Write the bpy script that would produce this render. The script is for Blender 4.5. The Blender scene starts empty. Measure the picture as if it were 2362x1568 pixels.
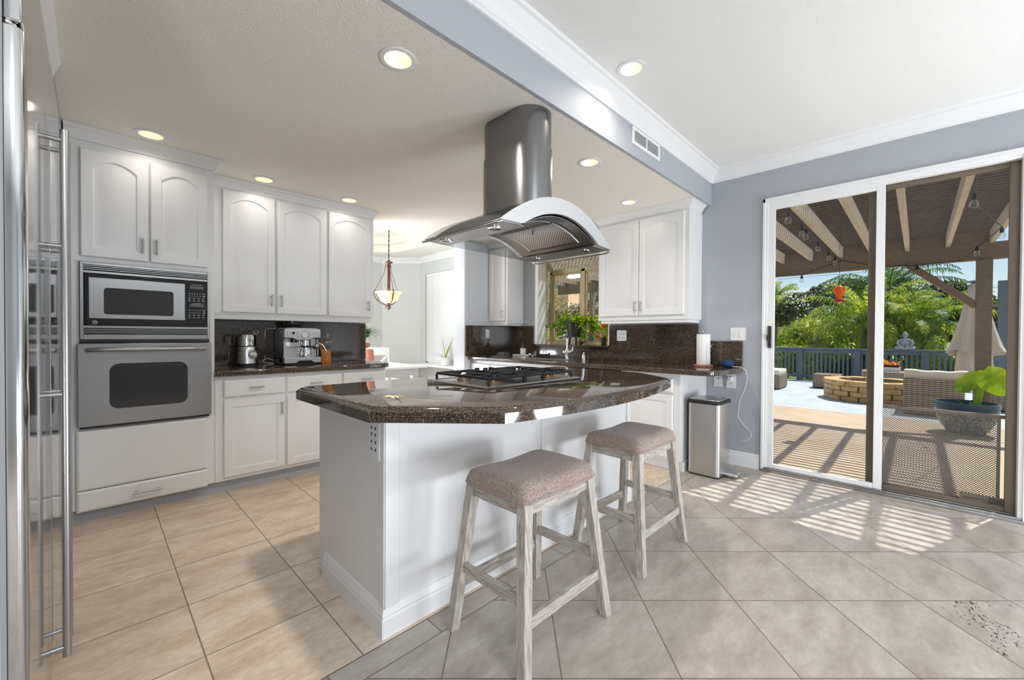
import bpy, bmesh, math, random
from mathutils import Vector, Matrix
sc = bpy.context.scene
COL = sc.collection
PI = math.pi
rad = math.radians
rnd = random.Random(7)

# ---------------------------------------------------------------- camera
cam_d = bpy.data.cameras.new('camera')
cam = bpy.data.objects.new('camera', cam_d); COL.objects.link(cam)
sc.camera = cam
cam_d.sensor_fit = 'HORIZONTAL'; cam_d.sensor_width = 36.0
cam_d.lens = 949.6 / 2362 * 36.0
cam_d.clip_start = 0.05; cam_d.clip_end = 400
YAW, PITCH, ROLL, EYE = rad(44.622), rad(-0.6143), rad(0.3038), 1.18
fw = Vector((math.cos(YAW)*math.cos(PITCH), math.sin(YAW)*math.cos(PITCH), math.sin(PITCH)))
rt = Vector((math.sin(YAW), -math.cos(YAW), 0)); upv = rt.cross(fw)
r2 = rt*math.cos(ROLL) + upv*math.sin(ROLL); u2 = -rt*math.sin(ROLL) + upv*math.cos(ROLL)
cam.matrix_world = Matrix(((r2.x, u2.x, -fw.x, 0), (r2.y, u2.y, -fw.y, 0), (r2.z, u2.z, -fw.z, EYE), (0, 0, 0, 1)))

# ---------------------------------------------------------------- view, sky, sun, lamps
sc.view_settings.view_transform = 'Standard'; sc.view_settings.look = 'None'
sc.view_settings.exposure = 0.0; sc.view_settings.gamma = 1.0
sc.view_settings.use_curve_mapping = False
sc.cycles.max_bounces = 10; sc.cycles.diffuse_bounces = 5; sc.cycles.glossy_bounces = 5
sc.cycles.transparent_max_bounces = 16; sc.cycles.transmission_bounces = 6
sc.cycles.sample_clamp_indirect = 6.0; sc.cycles.caustics_reflective = False; sc.cycles.caustics_refractive = False
sc.cycles.use_denoising = True
SKY_STRENGTH = 0.125
SUN_STRENGTH = 5.6
world = bpy.data.worlds.new('World'); sc.world = world; world.use_nodes = True
wt = world.node_tree; wt.nodes.clear()
wo = wt.nodes.new('ShaderNodeOutputWorld'); bg = wt.nodes.new('ShaderNodeBackground')
sky = wt.nodes.new('ShaderNodeTexSky'); sky.sky_type = 'NISHITA'; sky.sun_disc = False
sky.sun_elevation = rad(61); sky.sun_rotation = rad(110); sky.air_density = 1.0; sky.dust_density = 0.6; sky.ozone_density = 1.5
tcw = wt.nodes.new('ShaderNodeTexCoord'); mpw = wt.nodes.new('ShaderNodeMapping'); mpw.inputs['Scale'].default_value = (1.2, 1.2, 5.0)
nzw = wt.nodes.new('ShaderNodeTexNoise'); nzw.inputs['Scale'].default_value = 2.2; nzw.inputs['Detail'].default_value = 7
rpw = wt.nodes.new('ShaderNodeValToRGB'); rpw.color_ramp.elements[0].position = .46; rpw.color_ramp.elements[1].position = .75
rpw.color_ramp.elements[1].color = (.6, .6, .6, 1)
mxw = wt.nodes.new('ShaderNodeMixRGB'); mxw.inputs[2].default_value = (11, 11.3, 11.8, 1)
wt.links.new(tcw.outputs['Generated'], mpw.inputs['Vector']); wt.links.new(mpw.outputs[0], nzw.inputs['Vector'])
wt.links.new(nzw.outputs['Fac'], rpw.inputs['Fac']); wt.links.new(rpw.outputs['Color'], mxw.inputs[0])
wt.links.new(sky.outputs[0], mxw.inputs[1]); wt.links.new(mxw.outputs[0], bg.inputs['Color'])
bg.inputs['Strength'].default_value = SKY_STRENGTH; wt.links.new(bg.outputs[0], wo.inputs['Surface'])

def lamp(name, kind, loc, energy, color=(1, 1, 1), **kw):
    d = bpy.data.lights.new(name, kind); d.energy = energy; d.color = color
    for k, v in kw.items():
        if k not in ('aim',): setattr(d, k, v)
    o = bpy.data.objects.new(name, d); COL.objects.link(o); o.location = loc
    if 'aim' in kw:
        o.rotation_euler = Vector(kw['aim']).to_track_quat('-Z', 'Y').to_euler()
    return o
lamp('sun', 'SUN', (12, -3, 14), SUN_STRENGTH, (1.0, .95, .86), angle=rad(0.53), aim=(-.51, .188, -1))
# added fill lamps, unseen behind the camera, for soft even interior light
CW = (.90, .96, 1.04)
lamp('fill_overhead', 'AREA', (.5, -1.45, 2.70), 46, CW, shape='DISK', size=1.0, aim=(0, 0, -1))
lamp('fill_behind_camera', 'AREA', (-1.2, -1.7, 1.2), 50, CW, shape='DISK', size=1.0, aim=(1, .47, .02))
lamp('fill_floor_level', 'AREA', (3.4, -2.2, .30), 50, CW, shape='DISK', size=.8, aim=(-.16, .80, .58))
lamp('fill_floor_level', 'AREA', (2.45, -2.9, .25), 60, CW, shape='DISK', size=.9, aim=(-.05, .62, .80))
# added fill, out of sight behind the left kitchen wall, lifts the kitchen ceiling
lamp('fill_dining_low', 'AREA', (1.3, 6.2, .45), 150, CW, shape='RECTANGLE', size=1.4, size_y=.8, aim=(.28, -.9, .42))

# ---------------------------------------------------------------- node materials
def new_mat(name):
    m = bpy.data.materials.new(name); m.use_nodes = True
    t = m.node_tree; b = t.nodes['Principled BSDF']
    return m, t, b
def rgba(c): return (c[0], c[1], c[2], 1.0)
def srgb(r, g, b):
    f = lambda v: (v/255/12.92) if v/255 <= .04045 else ((v/255+.055)/1.055)**2.4
    return (f(r), f(g), f(b))
class NT:
    def __init__(s, t): s.t = t
    def n(s, typ, **kw):
        x = s.t.nodes.new(typ)
        for k, v in kw.items(): setattr(x, k, v)
        return x
    def link(s, a, b): s.t.links.new(a, b)
    def put(s, sock, v):
        if hasattr(v, 'is_linked') or hasattr(v, 'links'): s.link(v, sock)
        else: sock.default_value = v
    def m(s, op, a, b=0.0, c=0.0):
        x = s.n('ShaderNodeMath', operation=op)
        s.put(x.inputs[0], a); s.put(x.inputs[1], b); s.put(x.inputs[2], c)
        return x.outputs[0]
    def mix(s, f, a, b, mode='MIX'):
        x = s.n('ShaderNodeMixRGB', blend_type=mode)
        s.put(x.inputs[0], f); s.put(x.inputs[1], rgba(a) if isinstance(a, tuple) else a); s.put(x.inputs[2], rgba(b) if isinstance(b, tuple) else b)
        return x.outputs[0]
    def coord(s, kind='Object', scale=(1, 1, 1), rot=(0, 0, 0)):
        c = s.n('ShaderNodeTexCoord'); mp = s.n('ShaderNodeMapping')
        mp.inputs['Scale'].default_value = scale; mp.inputs['Rotation'].default_value = rot
        s.link(c.outputs[kind], mp.inputs['Vector']); return mp.outputs[0]
    def noise(s, vec, scale, detail=3, rough=.5, out='Fac'):
        x = s.n('ShaderNodeTexNoise'); s.link(vec, x.inputs['Vector'])
        x.inputs['Scale'].default_value = scale; x.inputs['Detail'].default_value = detail; x.inputs['Roughness'].default_value = rough
        return x.outputs[out]
    def ramp(s, f, stops):
        x = s.n('ShaderNodeValToRGB'); s.link(f, x.inputs['Fac']); e = x.color_ramp.elements
        while len(e) < len(stops): e.new(.5)
        for i, (p, c) in enumerate(stops):
            e[i].position = p; e[i].color = rgba(c) if isinstance(c, tuple) else (c, c, c, 1)
        return x.outputs['Color']
    def bump(s, h, strength, dist=.002):
        x = s.n('ShaderNodeBump'); x.inputs['Strength'].default_value = strength; x.inputs['Distance'].default_value = dist
        s.link(h, x.inputs['Height']); return x.outputs[0]

def pbr(name, col, rough=.5, metal=0.0, bump=None, var=None, spec=None, sheen=None, scale=(1, 1, 1), coat=None):
    m, t, b = new_mat(name); k = NT(t)
    b.inputs['Base Color'].default_value = rgba(col); b.inputs['Roughness'].default_value = rough; b.inputs['Metallic'].default_value = metal
    if spec is not None: b.inputs['Specular IOR Level'].default_value = spec
    if coat: b.inputs['Coat Weight'].default_value = coat; b.inputs['Coat Roughness'].default_value = .05
    if sheen: b.inputs['Sheen Weight'].default_value = sheen
    if var or bump: v = k.coord('Object', scale)
    if var:      # (scale, second colour, lo, hi)
        f = k.noise(v, var[0], 4); f = k.ramp(f, [(var[2], 0.0), (var[3], 1.0)])
        k.link(k.mix(f, col, var[1]), b.inputs['Base Color'])
    if bump:     # (scale, strength, distance)
        h = k.noise(v, bump[0], 3); k.link(k.bump(h, bump[1], bump[2]), b.inputs['Normal'])
    return m

M = {}
M['white'] = pbr('white_paint', (.80, .80, .80), .38)
M['trim'] = pbr('trim_paint', (.82, .82, .82), .42)
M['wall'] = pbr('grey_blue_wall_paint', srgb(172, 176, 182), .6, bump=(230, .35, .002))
M['wall_lt'] = pbr('pale_grey_wall_paint', srgb(188, 190, 190), .6, bump=(230, .3, .002))
M['dining'] = pbr('sage_grey_wall_paint', srgb(204, 206, 204), .6, bump=(200, .2, .002))
M['ceil_k'] = pbr('cream_textured_ceiling', srgb(244, 239, 229), .8, bump=(150, .9, .004))
M['ceil_n'] = pbr('white_textured_ceiling', srgb(236, 236, 231), .8, bump=(150, .5, .003))
M['ceil_d'] = pbr('dining_ceiling', srgb(238, 236, 228), .8)
M['tray'] = pbr('dining_tray_ceiling', srgb(232, 225, 208), .8)
M['rubber'] = pbr('black_rubber', (.012, .012, .012), .6)
M['black'] = pbr('black_gloss', (.008, .008, .009), .12)
M['iron'] = pbr('cast_iron', (.012, .013, .016), .42)
M['glass_dark'] = pbr('dark_oven_glass', (.03, .03, .031), .10)
M['chrome'] = pbr('chrome', (.82, .82, .83), .12, 1.0)
M['nickel'] = pbr('brushed_nickel', (.42, .42, .42), .32, 1.0)
M['ss'] = pbr('stainless_steel', (.36, .36, .36), .30, 1.0)
M['ss_dark'] = pbr('hood_stainless_steel', (.25, .25, .255), .30, 1.0)
M['ss_mirror'] = pbr('fridge_stainless_steel', (.66, .66, .67), .10, 1.0)
M['ss_satin'] = pbr('satin_stainless', (.86, .86, .86), .42, 1.0)
M['ss_can'] = pbr('bin_stainless_steel', (.60, .595, .59), .32, 1.0)
M['bronze'] = pbr('bronze_frame', srgb(112, 100, 84), .5, .1)
M['tanframe'] = pbr('tan_window_frame', srgb(188, 168, 128), .45)
M['fabric'] = pbr('seat_fabric', srgb(172, 150, 138), .9, bump=(420, .8, .002), var=(160, srgb(136, 116, 106), .42, .6), sheen=.4)
M['plate'] = pbr('white_plastic', (.82, .82, .81), .4)
M['slot'] = pbr('dark_slot', (.03, .03, .03), .6)
M['clay'] = pbr('terracotta', srgb(190, 118, 92), .7)
M['rust'] = pbr('rust_iron', srgb(92, 58, 40), .6, .2)
M['blue_cloth'] = pbr('blue_fabric', srgb(8, 62, 110), .85, bump=(500, .4, .001))
M['paper'] = pbr('paper_towel', (.84, .83, .80), .9, bump=(90, .3, .002))
M['block'] = pbr('knife_block_wood', srgb(196, 118, 44), .45, var=(14, srgb(160, 88, 30), .4, .65), scale=(1, 1, .12))
M['block_dk'] = pbr('red_brown_wood', srgb(84, 34, 22), .4)
M['coralwood'] = pbr('pinkish_wood', srgb(176, 120, 96), .5)
M['amber'] = pbr('amber_bottle', srgb(92, 40, 16), .15)
M['tray_w'] = pbr('pale_stone_tray', srgb(206, 200, 194), .6)
M['pot_dark'] = pbr('dark_pot', srgb(28, 26, 24), .5)
M['soil'] = pbr('soil', srgb(48, 36, 26), .95)
M['cream'] = pbr('cream_cushion', srgb(228, 221, 208), .9, bump=(60, .2, .004))
M['umbrella'] = pbr('beige_canvas', srgb(214, 202, 186), .9)
M['statue'] = pbr('grey_stone', srgb(176, 182, 188), .85, var=(18, srgb(130, 136, 142), .4, .7), bump=(60, .5, .006))
M['rail'] = pbr('slate_grey_paint', srgb(98, 112, 122), .6)
M['concrete'] = pbr('concrete', srgb(150, 140, 126), .9)
M['stucco_pink'] = pbr('pink_stucco', srgb(244, 200, 170), .9, bump=(20, .2, .01))
M['stucco_tan'] = pbr('tan_stucco', srgb(190, 166, 138), .9)
M['roof'] = pbr('roof_tile', srgb(176, 128, 104), .9)
M['winblue'] = pbr('house_window_glass', srgb(120, 158, 178), .1)
M['blind'] = pbr('white_blind_slat', (.86, .86, .86), .5)
M['orange'] = pbr('orange_glass', srgb(255, 104, 0), .15)
M['red'] = pbr('red_plastic', srgb(190, 40, 40), .3)
M['bulb_black'] = pbr('bulb_socket', (.01, .01, .01), .5)
M['adt_blue'] = pbr('blue_sticker', srgb(24, 64, 140), .4)
M['sticker'] = pbr('dull_sticker', srgb(104, 92, 76), .6)
M['cord'] = pbr('white_cord', (.8, .8, .8), .5)
M['wire'] = pbr('black_wire', (.02, .02, .02), .6)
M['flame_bronze'] = pbr('bronze_burner', srgb(150, 120, 90), .35, .8)

def leafmat(name, c1, c2, c3, trans=.35):
    m, t, b = new_mat(name); k = NT(t)
    v = k.coord('Object'); f = k.noise(v, 9, 3); f2 = k.noise(v, 1.1, 2)
    c = k.mix(k.ramp(f, [(.35, 0.0), (.68, 1.0)]), c1, c2); c = k.mix(k.ramp(f2, [(.45, 0.0), (.65, 1.0)]), c, c3)
    k.link(c, b.inputs['Base Color']); b.inputs['Roughness'].default_value = .5
    tr = k.n('ShaderNodeBsdfTranslucent'); k.link(c, tr.inputs['Color'])
    mx = k.n('ShaderNodeMixShader'); mx.inputs[0].default_value = trans
    k.link(b.outputs[0], mx.inputs[1]); k.link(tr.outputs[0], mx.inputs[2]); k.link(mx.outputs[0], t.nodes['Material Output'].inputs['Surface'])
    return m
M['palm'] = leafmat('palm_leaf', srgb(130, 172, 52), srgb(226, 220, 84), srgb(78, 128, 48), .6)
M['palm_dk'] = leafmat('dark_palm_leaf', srgb(84, 124, 50), srgb(120, 150, 70), srgb(56, 96, 44), .5)
M['bush_dk'] = leafmat('dark_foliage', srgb(62, 84, 36), srgb(112, 120, 50), srgb(44, 66, 34))
M['bush_lt'] = leafmat('bright_foliage', srgb(168, 186, 50), srgb(214, 208, 66), srgb(110, 150, 40), .45)
M['bush_tan'] = leafmat('dry_foliage', srgb(150, 140, 84), srgb(196, 176, 108), srgb(96, 100, 56))
M['bush_red'] = leafmat('reddish_foliage', srgb(150, 80, 66), srgb(196, 140, 96), srgb(120, 110, 60))
M['lime'] = leafmat('lime_leaf', srgb(190, 214, 20), srgb(214, 226, 60), srgb(150, 190, 20), .5)
M['houseplant'] = leafmat('houseplant_leaf', srgb(44, 96, 48), srgb(92, 140, 84), srgb(30, 74, 40), .2)
M['aloe'] = leafmat('aloe_leaf', srgb(150, 160, 76), srgb(190, 186, 110), srgb(110, 140, 60), .2)
M['pothos'] = leafmat('pothos_leaf', srgb(150, 196, 26), srgb(206, 214, 60), srgb(90, 160, 20), .5)
M['flower'] = leafmat('orange_flower', srgb(236, 150, 50), srgb(240, 190, 90), srgb(190, 160, 60), .3)
M['lawn'] = leafmat('hillside_grass', srgb(140, 170, 50), srgb(190, 190, 70), srgb(90, 120, 40), .1)

def glassmat(name, tint=(1, 1, 1), gloss=.06, rough=0.0, haze=0.0):
    m = bpy.data.materials.new(name); m.use_nodes = True; t = m.node_tree; t.nodes.clear(); k = NT(t)
    out = k.n('ShaderNodeOutputMaterial'); tr = k.n('ShaderNodeBsdfTransparent'); tr.inputs['Color'].default_value = rgba(tint)
    gl = k.n('ShaderNodeBsdfGlossy'); gl.inputs['Roughness'].default_value = rough
    lw = k.n('ShaderNodeLayerWeight'); lw.inputs['Blend'].default_value = .35
    f = k.m('MULTIPLY', lw.outputs['Fresnel'], gloss*4); f = k.m('ADD', f, gloss*.5)
    mx = k.n('ShaderNodeMixShader'); k.link(f, mx.inputs[0]); k.link(tr.outputs[0], mx.inputs[1]); k.link(gl.outputs[0], mx.inputs[2])
    k.link(mx.outputs[0], out.inputs['Surface']); return m
M['glass'] = glassmat('window_glass', (.97, .98, .98), .03)
M['glass_smoke'] = glassmat('hood_glass', (.80, .82, .83), .05)
M['glass_clear'] = glassmat('clear_glass', (.95, .96, .96), .12)

def emit(name, col, strength):
    m, t, b = new_mat(name)
    b.inputs['Base Color'].default_value = rgba(col); b.inputs['Emission Color'].default_value = rgba(col); b.inputs['Emission Strength'].default_value = strength
    return m
M['lens'] = emit('lit_lamp_lens', (1.0, .90, .68), 2.2)
M['baffle'] = emit('lit_white_baffle', (.96, .86, .70), .22)
M['bowl'] = emit('lit_alabaster_bowl', (1.0, .72, .42), .8)

# granite
def granite():
    m, t, b = new_mat('brown_granite'); k = NT(t); v = k.coord('Object')
    n1 = k.noise(v, 190, 3, .6); n2 = k.noise(v, 90, 3, .6); n3 = k.noise(v, 6, 2)
    c = k.ramp(n1, [(.34, (.008, .007, .006)), (.46, srgb(52, 43, 36)), (.56, srgb(92, 78, 66)), (.68, srgb(150, 132, 112))])
    c = k.mix(k.ramp(n2, [(.50, 0.0), (.62, .85)]), c, (.012, .011, .010))
    c = k.mix(k.ramp(n3, [(.4, 0.0), (.7, .3)]), c, srgb(92, 74, 58))
    k.link(c, b.inputs['Base Color']); b.inputs['Roughness'].default_value = .06; b.inputs['IOR'].default_value = 1.62
    return m
M['granite'] = granite()

# floor: straight-laid stone tiles in the kitchen, a border strip, diagonal tiles in the breakfast area
def floor_mat():
    m, t, b = new_mat('travertine_floor_tiles'); k = NT(t)
    geo = k.n('ShaderNodeNewGeometry'); sp = k.n('ShaderNodeSeparateXYZ'); k.link(geo.outputs['Position'], sp.inputs[0])
    X, Y = sp.outputs[0], sp.outputs[1]
    S = 1/math.sqrt(2)
    U = k.m('MULTIPLY', k.m('ADD', X, Y), S); V = k.m('MULTIPLY', k.m('SUBTRACT', X, Y), S)
    ang = rad(-.38)   # the diagonal field follows the room a fraction of a degree off
    def cells(a, off, pitch):
        q = k.m('DIVIDE', k.m('SUBTRACT', a, off), pitch); c = k.m('FLOOR', q); f = k.m('SUBTRACT', q, c)
        d = k.m('MULTIPLY', k.m('MINIMUM', f, k.m('SUBTRACT', 1.0, f)), pitch); return c, d
    kx, kdx = cells(X, .280, .411); ky, kdy = cells(Y, 1.845, .4035)
    du, ddu = cells(U, 1.823, .4190); dv, ddv = cells(V, .6005, .4135)
    bx, bdx = cells(X, .965, .4055)
    isk = k.m('GREATER_THAN', Y, 1.440); isb = k.m('MULTIPLY', k.m('GREATER_THAN', Y, 1.335), k.m('LESS_THAN', Y, 1.440))
    dK = k.m('MINIMUM', kdx, kdy); dD = k.m('MINIMUM', ddu, ddv)
    mixf = lambda f, a, c: k.m('ADD', k.m('MULTIPLY', c, f), k.m('MULTIPLY', a, k.m('SUBTRACT', 1.0, f)))
    d = mixf(isk, dD, dK); d = mixf(isb, d, bdx)
    for edge in (1.440, 1.335): d = k.m('MINIMUM', d, k.m('ABSOLUTE', k.m('SUBTRACT', Y, edge)))
    cx = mixf(isb, mixf(isk, du, kx), bx); cy = mixf(isb, mixf(isk, k.m('ADD', dv, 40.0), ky), 90.0)
    grout = k.ramp(d, [(.0020, 1.0), (.0032, 0.0)])
    cv = k.n('ShaderNodeCombineXYZ'); k.link(cx, cv.inputs[0]); k.link(cy, cv.inputs[1])
    wn = k.n('ShaderNodeTexWhiteNoise'); wn.noise_dimensions = '2D'; k.link(cv.outputs[0], wn.inputs['Vector'])
    r = wn.outputs['Value']
    off = k.n('ShaderNodeVectorMath', operation='SCALE'); k.link(wn.outputs['Color'], off.inputs[0]); off.inputs['Scale'].default_value = 37.0
    pv = k.n('ShaderNodeVectorMath', operation='ADD'); k.link(geo.outputs['Position'], pv.inputs[0]); k.link(off.outputs[0], pv.inputs[1])
    st = k.n('ShaderNodeMapping'); st.inputs['Scale'].default_value = (1.0, 2.2, 1); st.inputs['Rotation'].default_value = (0, 0, rad(-20)); k.link(pv.outputs[0], st.inputs['Vector'])
    n1 = k.noise(st.outputs[0], 4.0, 8, .62); n2 = k.noise(st.outputs[0], 26, 6, .7)
    warm = k.ramp(n1, [(.30, srgb(202, 179, 156)), (.52, srgb(228, 208, 186)), (.72, srgb(240, 225, 208))])
    cool = k.ramp(n1, [(.30, srgb(160, 151, 142)), (.52, srgb(186, 178, 169)), (.72, srgb(202, 195, 187))])
    base = k.mix(isk, cool, warm)
    base = k.mix(k.ramp(n2, [(.42, .22), (.6, 0.0)]), base, srgb(150, 128, 106))
    base = k.mix(k.ramp(r, [(0.0, .16), (.5, 0.0)]), base, srgb(160, 134, 108))
    # pits: sparse everywhere, heavy on a few tiles
    n3 = k.noise(st.outputs[0], 34, 5, .75); n4 = k.noise(st.outputs[0], 5, 2)
    heavy = k.m('MULTIPLY', k.m('COMPARE', du, 0.0, .1), k.m('COMPARE', dv, 3.0, .1))
    heavy = k.m('MULTIPLY', k.m('MULTIPLY', k.m('COMPARE', du, -1.0, .1), k.m('COMPARE', dv, 3.0, .1)), k.m('LESS_THAN', Y, 1.335))
    thr = k.m('SUBTRACT', .30, k.m('MULTIPLY', k.m('SUBTRACT', r, .5), -.05))
    thr = k.m('ADD', k.m('ADD', .265, k.m('MULTIPLY', r, .03)), k.m('MULTIPLY', heavy, .15))
    gate = k.ramp(n4, [(.44, 0.0), (.56, 1.0)])
    pit = k.m('MULTIPLY', k.m('LESS_THAN', n3, thr), gate)
    base = k.mix(pit, base, srgb(74, 66, 56))
    base = k.mix(grout, base, srgb(92, 78, 64))
    k.link(base, b.inputs['Base Color'])
    b.inputs['Roughness'].default_value = .34; b.inputs['Specular IOR Level'].default_value = .42
    h = k.m('SUBTRACT', k.m('MULTIPLY', n2, .15), k.m('ADD', grout, pit)); k.link(k.bump(h, .25, .002), b.inputs['Normal'])
    return m
M['floor'] = floor_mat()

def grain(name, c1, c2, axis_scale, rough=.6, c3=None):
    m, t, b = new_mat(name); k = NT(t); v = k.coord('Object', axis_scale)
    n = k.noise(v, 6, 5, .65); c = k.ramp(n, [(.34, c1), (.62, c2)] + ([(.75, c3)] if c3 else []))
    k.link(c, b.inputs['Base Color']); b.inputs['Roughness'].default_value = rough; k.link(k.bump(n, .3, .002), b.inputs['Normal'])
    return m
M['stoolwood'] = grain('whitewashed_wood', srgb(146, 136, 126), srgb(196, 189, 180), (16, 16, 1.6), .55, srgb(206, 200, 192))
M['stoolwood_h'] = grain('whitewashed_wood_rail', srgb(146, 136, 126), srgb(196, 189, 180), (2.5, 2.5, 24), .55, srgb(206, 200, 192))
M['pergola'] = grain('weathered_taupe_paint', srgb(120, 108, 92), srgb(140, 126, 108), (3, 3, 9), .8)
M['rafter'] = grain('pale_rafter_paint', srgb(186, 172, 150), srgb(206, 192, 170), (3, 3, 9), .8)
M['slat'] = grain('weathered_lattice_wood', srgb(84, 74, 62), srgb(108, 95, 80), (12, 2, 12), .85)
M['trunk'] = grain('palm_trunk_bark', srgb(96, 82, 66), srgb(146, 128, 106), (2, 2, 9), .9)

def deckmat():
    m, t, b = new_mat('pale_grey_deck_boards'); k = NT(t)
    geo = k.n('ShaderNodeNewGeometry'); sp = k.n('ShaderNodeSeparateXYZ'); k.link(geo.outputs['Position'], sp.inputs[0])
    q = k.m('DIVIDE', sp.outputs[0], .14); f = k.m('SUBTRACT', q, k.m('FLOOR', q))
    g = k.m('LESS_THAN', f, .05); n = k.noise(k.coord('Object', (1, 1, 1)), 3, 3)
    c = k.mix(k.ramp(n, [(.35, 0.0), (.65, 1.0)]), srgb(176, 188, 194), srgb(194, 204, 209))
    k.link(k.mix(g, c, srgb(112, 122, 130)), b.inputs['Base Color']); b.inputs['Roughness'].default_value = .6; return m
M['deck'] = deckmat()
def patiomat():
    m, t, b = new_mat('beige_patio_pavers'); k = NT(t)
    br = k.n('ShaderNodeTexBrick'); v = k.coord('Object', (1, 1, 1), (0, 0, rad(45))); k.link(v, br.inputs['Vector'])
    br.inputs['Scale'].default_value = 1.0; br.inputs['Brick Width'].default_value = .44; br.inputs['Row Height'].default_value = .44
    br.inputs['Mortar Size'].default_value = .006; br.offset = 0.0
    br.inputs['Color1'].default_value = rgba(srgb(198, 178, 156)); br.inputs['Color2'].default_value = rgba(srgb(188, 166, 142)); br.inputs['Mortar'].default_value = rgba(srgb(168, 148, 128))
    n = k.noise(k.coord('Object'), 3, 4)
    k.link(k.mix(k.ramp(n, [(.4, 0.0), (.7, .5)]), br.outputs['Color'], srgb(176, 152, 126)), b.inputs['Base Color']); b.inputs['Roughness'].default_value = .8; return m
M['patio'] = patiomat()
def wickermat():
    m, t, b = new_mat('woven_wicker'); k = NT(t); v = k.coord('Object')
    w = k.n('ShaderNodeTexWave', wave_type='BANDS', bands_direction='Z'); k.link(v, w.inputs['Vector']); w.inputs['Scale'].default_value = 10; w.inputs['Distortion'].default_value = 1.2
    w2 = k.n('ShaderNodeTexWave', wave_type='BANDS', bands_direction='Y'); k.link(v, w2.inputs['Vector']); w2.inputs['Scale'].default_value = 5; w2.inputs['Distortion'].default_value = .6
    n = k.noise(k.coord('Object', (1, 1, 6)), 5, 3)
    f = k.m('MULTIPLY', w.outputs['Fac'], k.m('ADD', .6, k.m('MULTIPLY', w2.outputs['Fac'], .4)))
    c = k.ramp(f, [(.12, srgb(104, 88, 74)), (.45, srgb(158, 140, 122)), (.9, srgb(196, 180, 162))])
    k.link(k.mix(k.ramp(n, [(.4, 0.0), (.65, .35)]), c, srgb(128, 116, 106)), b.inputs['Base Color']); b.inputs['Roughness'].default_value = .75
    k.link(k.bump(f, .5, .006), b.inputs['Normal']); return m
M['wicker'] = wickermat()
def stonemat():
    m, t, b = new_mat('sandstone_block'); k = NT(t); v = k.coord('Object'); n = k.noise(v, 7, 5, .7); n2 = k.noise(v, 1.7, 2)
    c = k.ramp(n, [(.3, srgb(146, 118, 82)), (.5, srgb(206, 174, 124)), (.7, srgb(226, 200, 154))])
    k.link(k.mix(k.ramp(n2, [(.4, 0.0), (.65, .5)]), c, srgb(190, 150, 100)), b.inputs['Base Color']); b.inputs['Roughness'].default_value = .9
    k.link(k.bump(n, .6, .012), b.inputs['Normal']); return m
M['stone'] = stonemat()
def bowlmat():
    m, t, b = new_mat('blue_glazed_planter'); k = NT(t); v = k.coord('Object')
    n = k.noise(k.coord('Object', (1, 1, 1)), 42, 4); sp = k.n('ShaderNodeSeparateXYZ'); k.link(v, sp.inputs[0])
    c = k.ramp(n, [(.36, srgb(36, 66, 88)), (.5, srgb(92, 116, 130)), (.64, srgb(176, 178, 172))])
    f = k.ramp(sp.outputs[2], [(.22, 0.0), (.28, 1.0)])
    k.link(k.mix(f, c, srgb(38, 72, 98)), b.inputs['Base Color']); b.inputs['Roughness'].default_value = .25; k.link(k.bump(n, .5, .01), b.inputs['Normal']); return m
M['bowlplanter'] = bowlmat()
def meshmat(name, col, cell, hole, metal=0.0, rough=.5, diag=True, axes=(0, 2)):
    m, t, b = new_mat(name); k = NT(t)
    geo = k.n('ShaderNodeNewGeometry'); sp = k.n('ShaderNodeSeparateXYZ'); k.link(geo.outputs['Position'], sp.inputs[0])
    A, B = sp.outputs[axes[0]], sp.outputs[axes[1]]
    if diag: A, B = k.m('ADD', A, B), k.m('SUBTRACT', A, B)
    def fr(a):
        q = k.m('DIVIDE', a, cell); f = k.m('SUBTRACT', q, k.m('FLOOR', q)); return k.m('ABSOLUTE', k.m('SUBTRACT', f, .5))
    h = k.m('LESS_THAN', k.m('MAXIMUM', fr(A), fr(B)), hole)
    b.inputs['Base Color'].default_value = rgba(col); b.inputs['Metallic'].default_value = metal; b.inputs['Roughness'].default_value = rough
    return m, t, b, k, h
# perforated steel guard on the screen door: real holes
m_, t_, b_, k_, h_ = meshmat('perforated_guard_mesh', srgb(92, 84, 74), .0155, .34, 0, .6, True, (1, 2))
tr_ = k_.n('ShaderNodeBsdfTransparent'); mx_ = k_.n('ShaderNodeMixShader'); k_.link(h_, mx_.inputs[0]); k_.link(b_.outputs[0], mx_.inputs[1]); k_.link(tr_.outputs[0], mx_.inputs[2])
k_.link(mx_.outputs[0], t_.nodes['Material Output'].inputs['Surface']); M['guard'] = m_
# hood filter: round dark holes
m_, t_, b_, k_, h_ = meshmat('hood_filter_mesh', (.5, .5, .5), .018, .30, 1.0, .3, True, (0, 1))
k_.link(k_.mix(h_, (.5, .5, .5), (.015, .015, .015)), b_.inputs['Base Color']); k_.link(k_.m('SUBTRACT', 1.0, h_), b_.inputs['Metallic']); M['filter'] = m_

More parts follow.
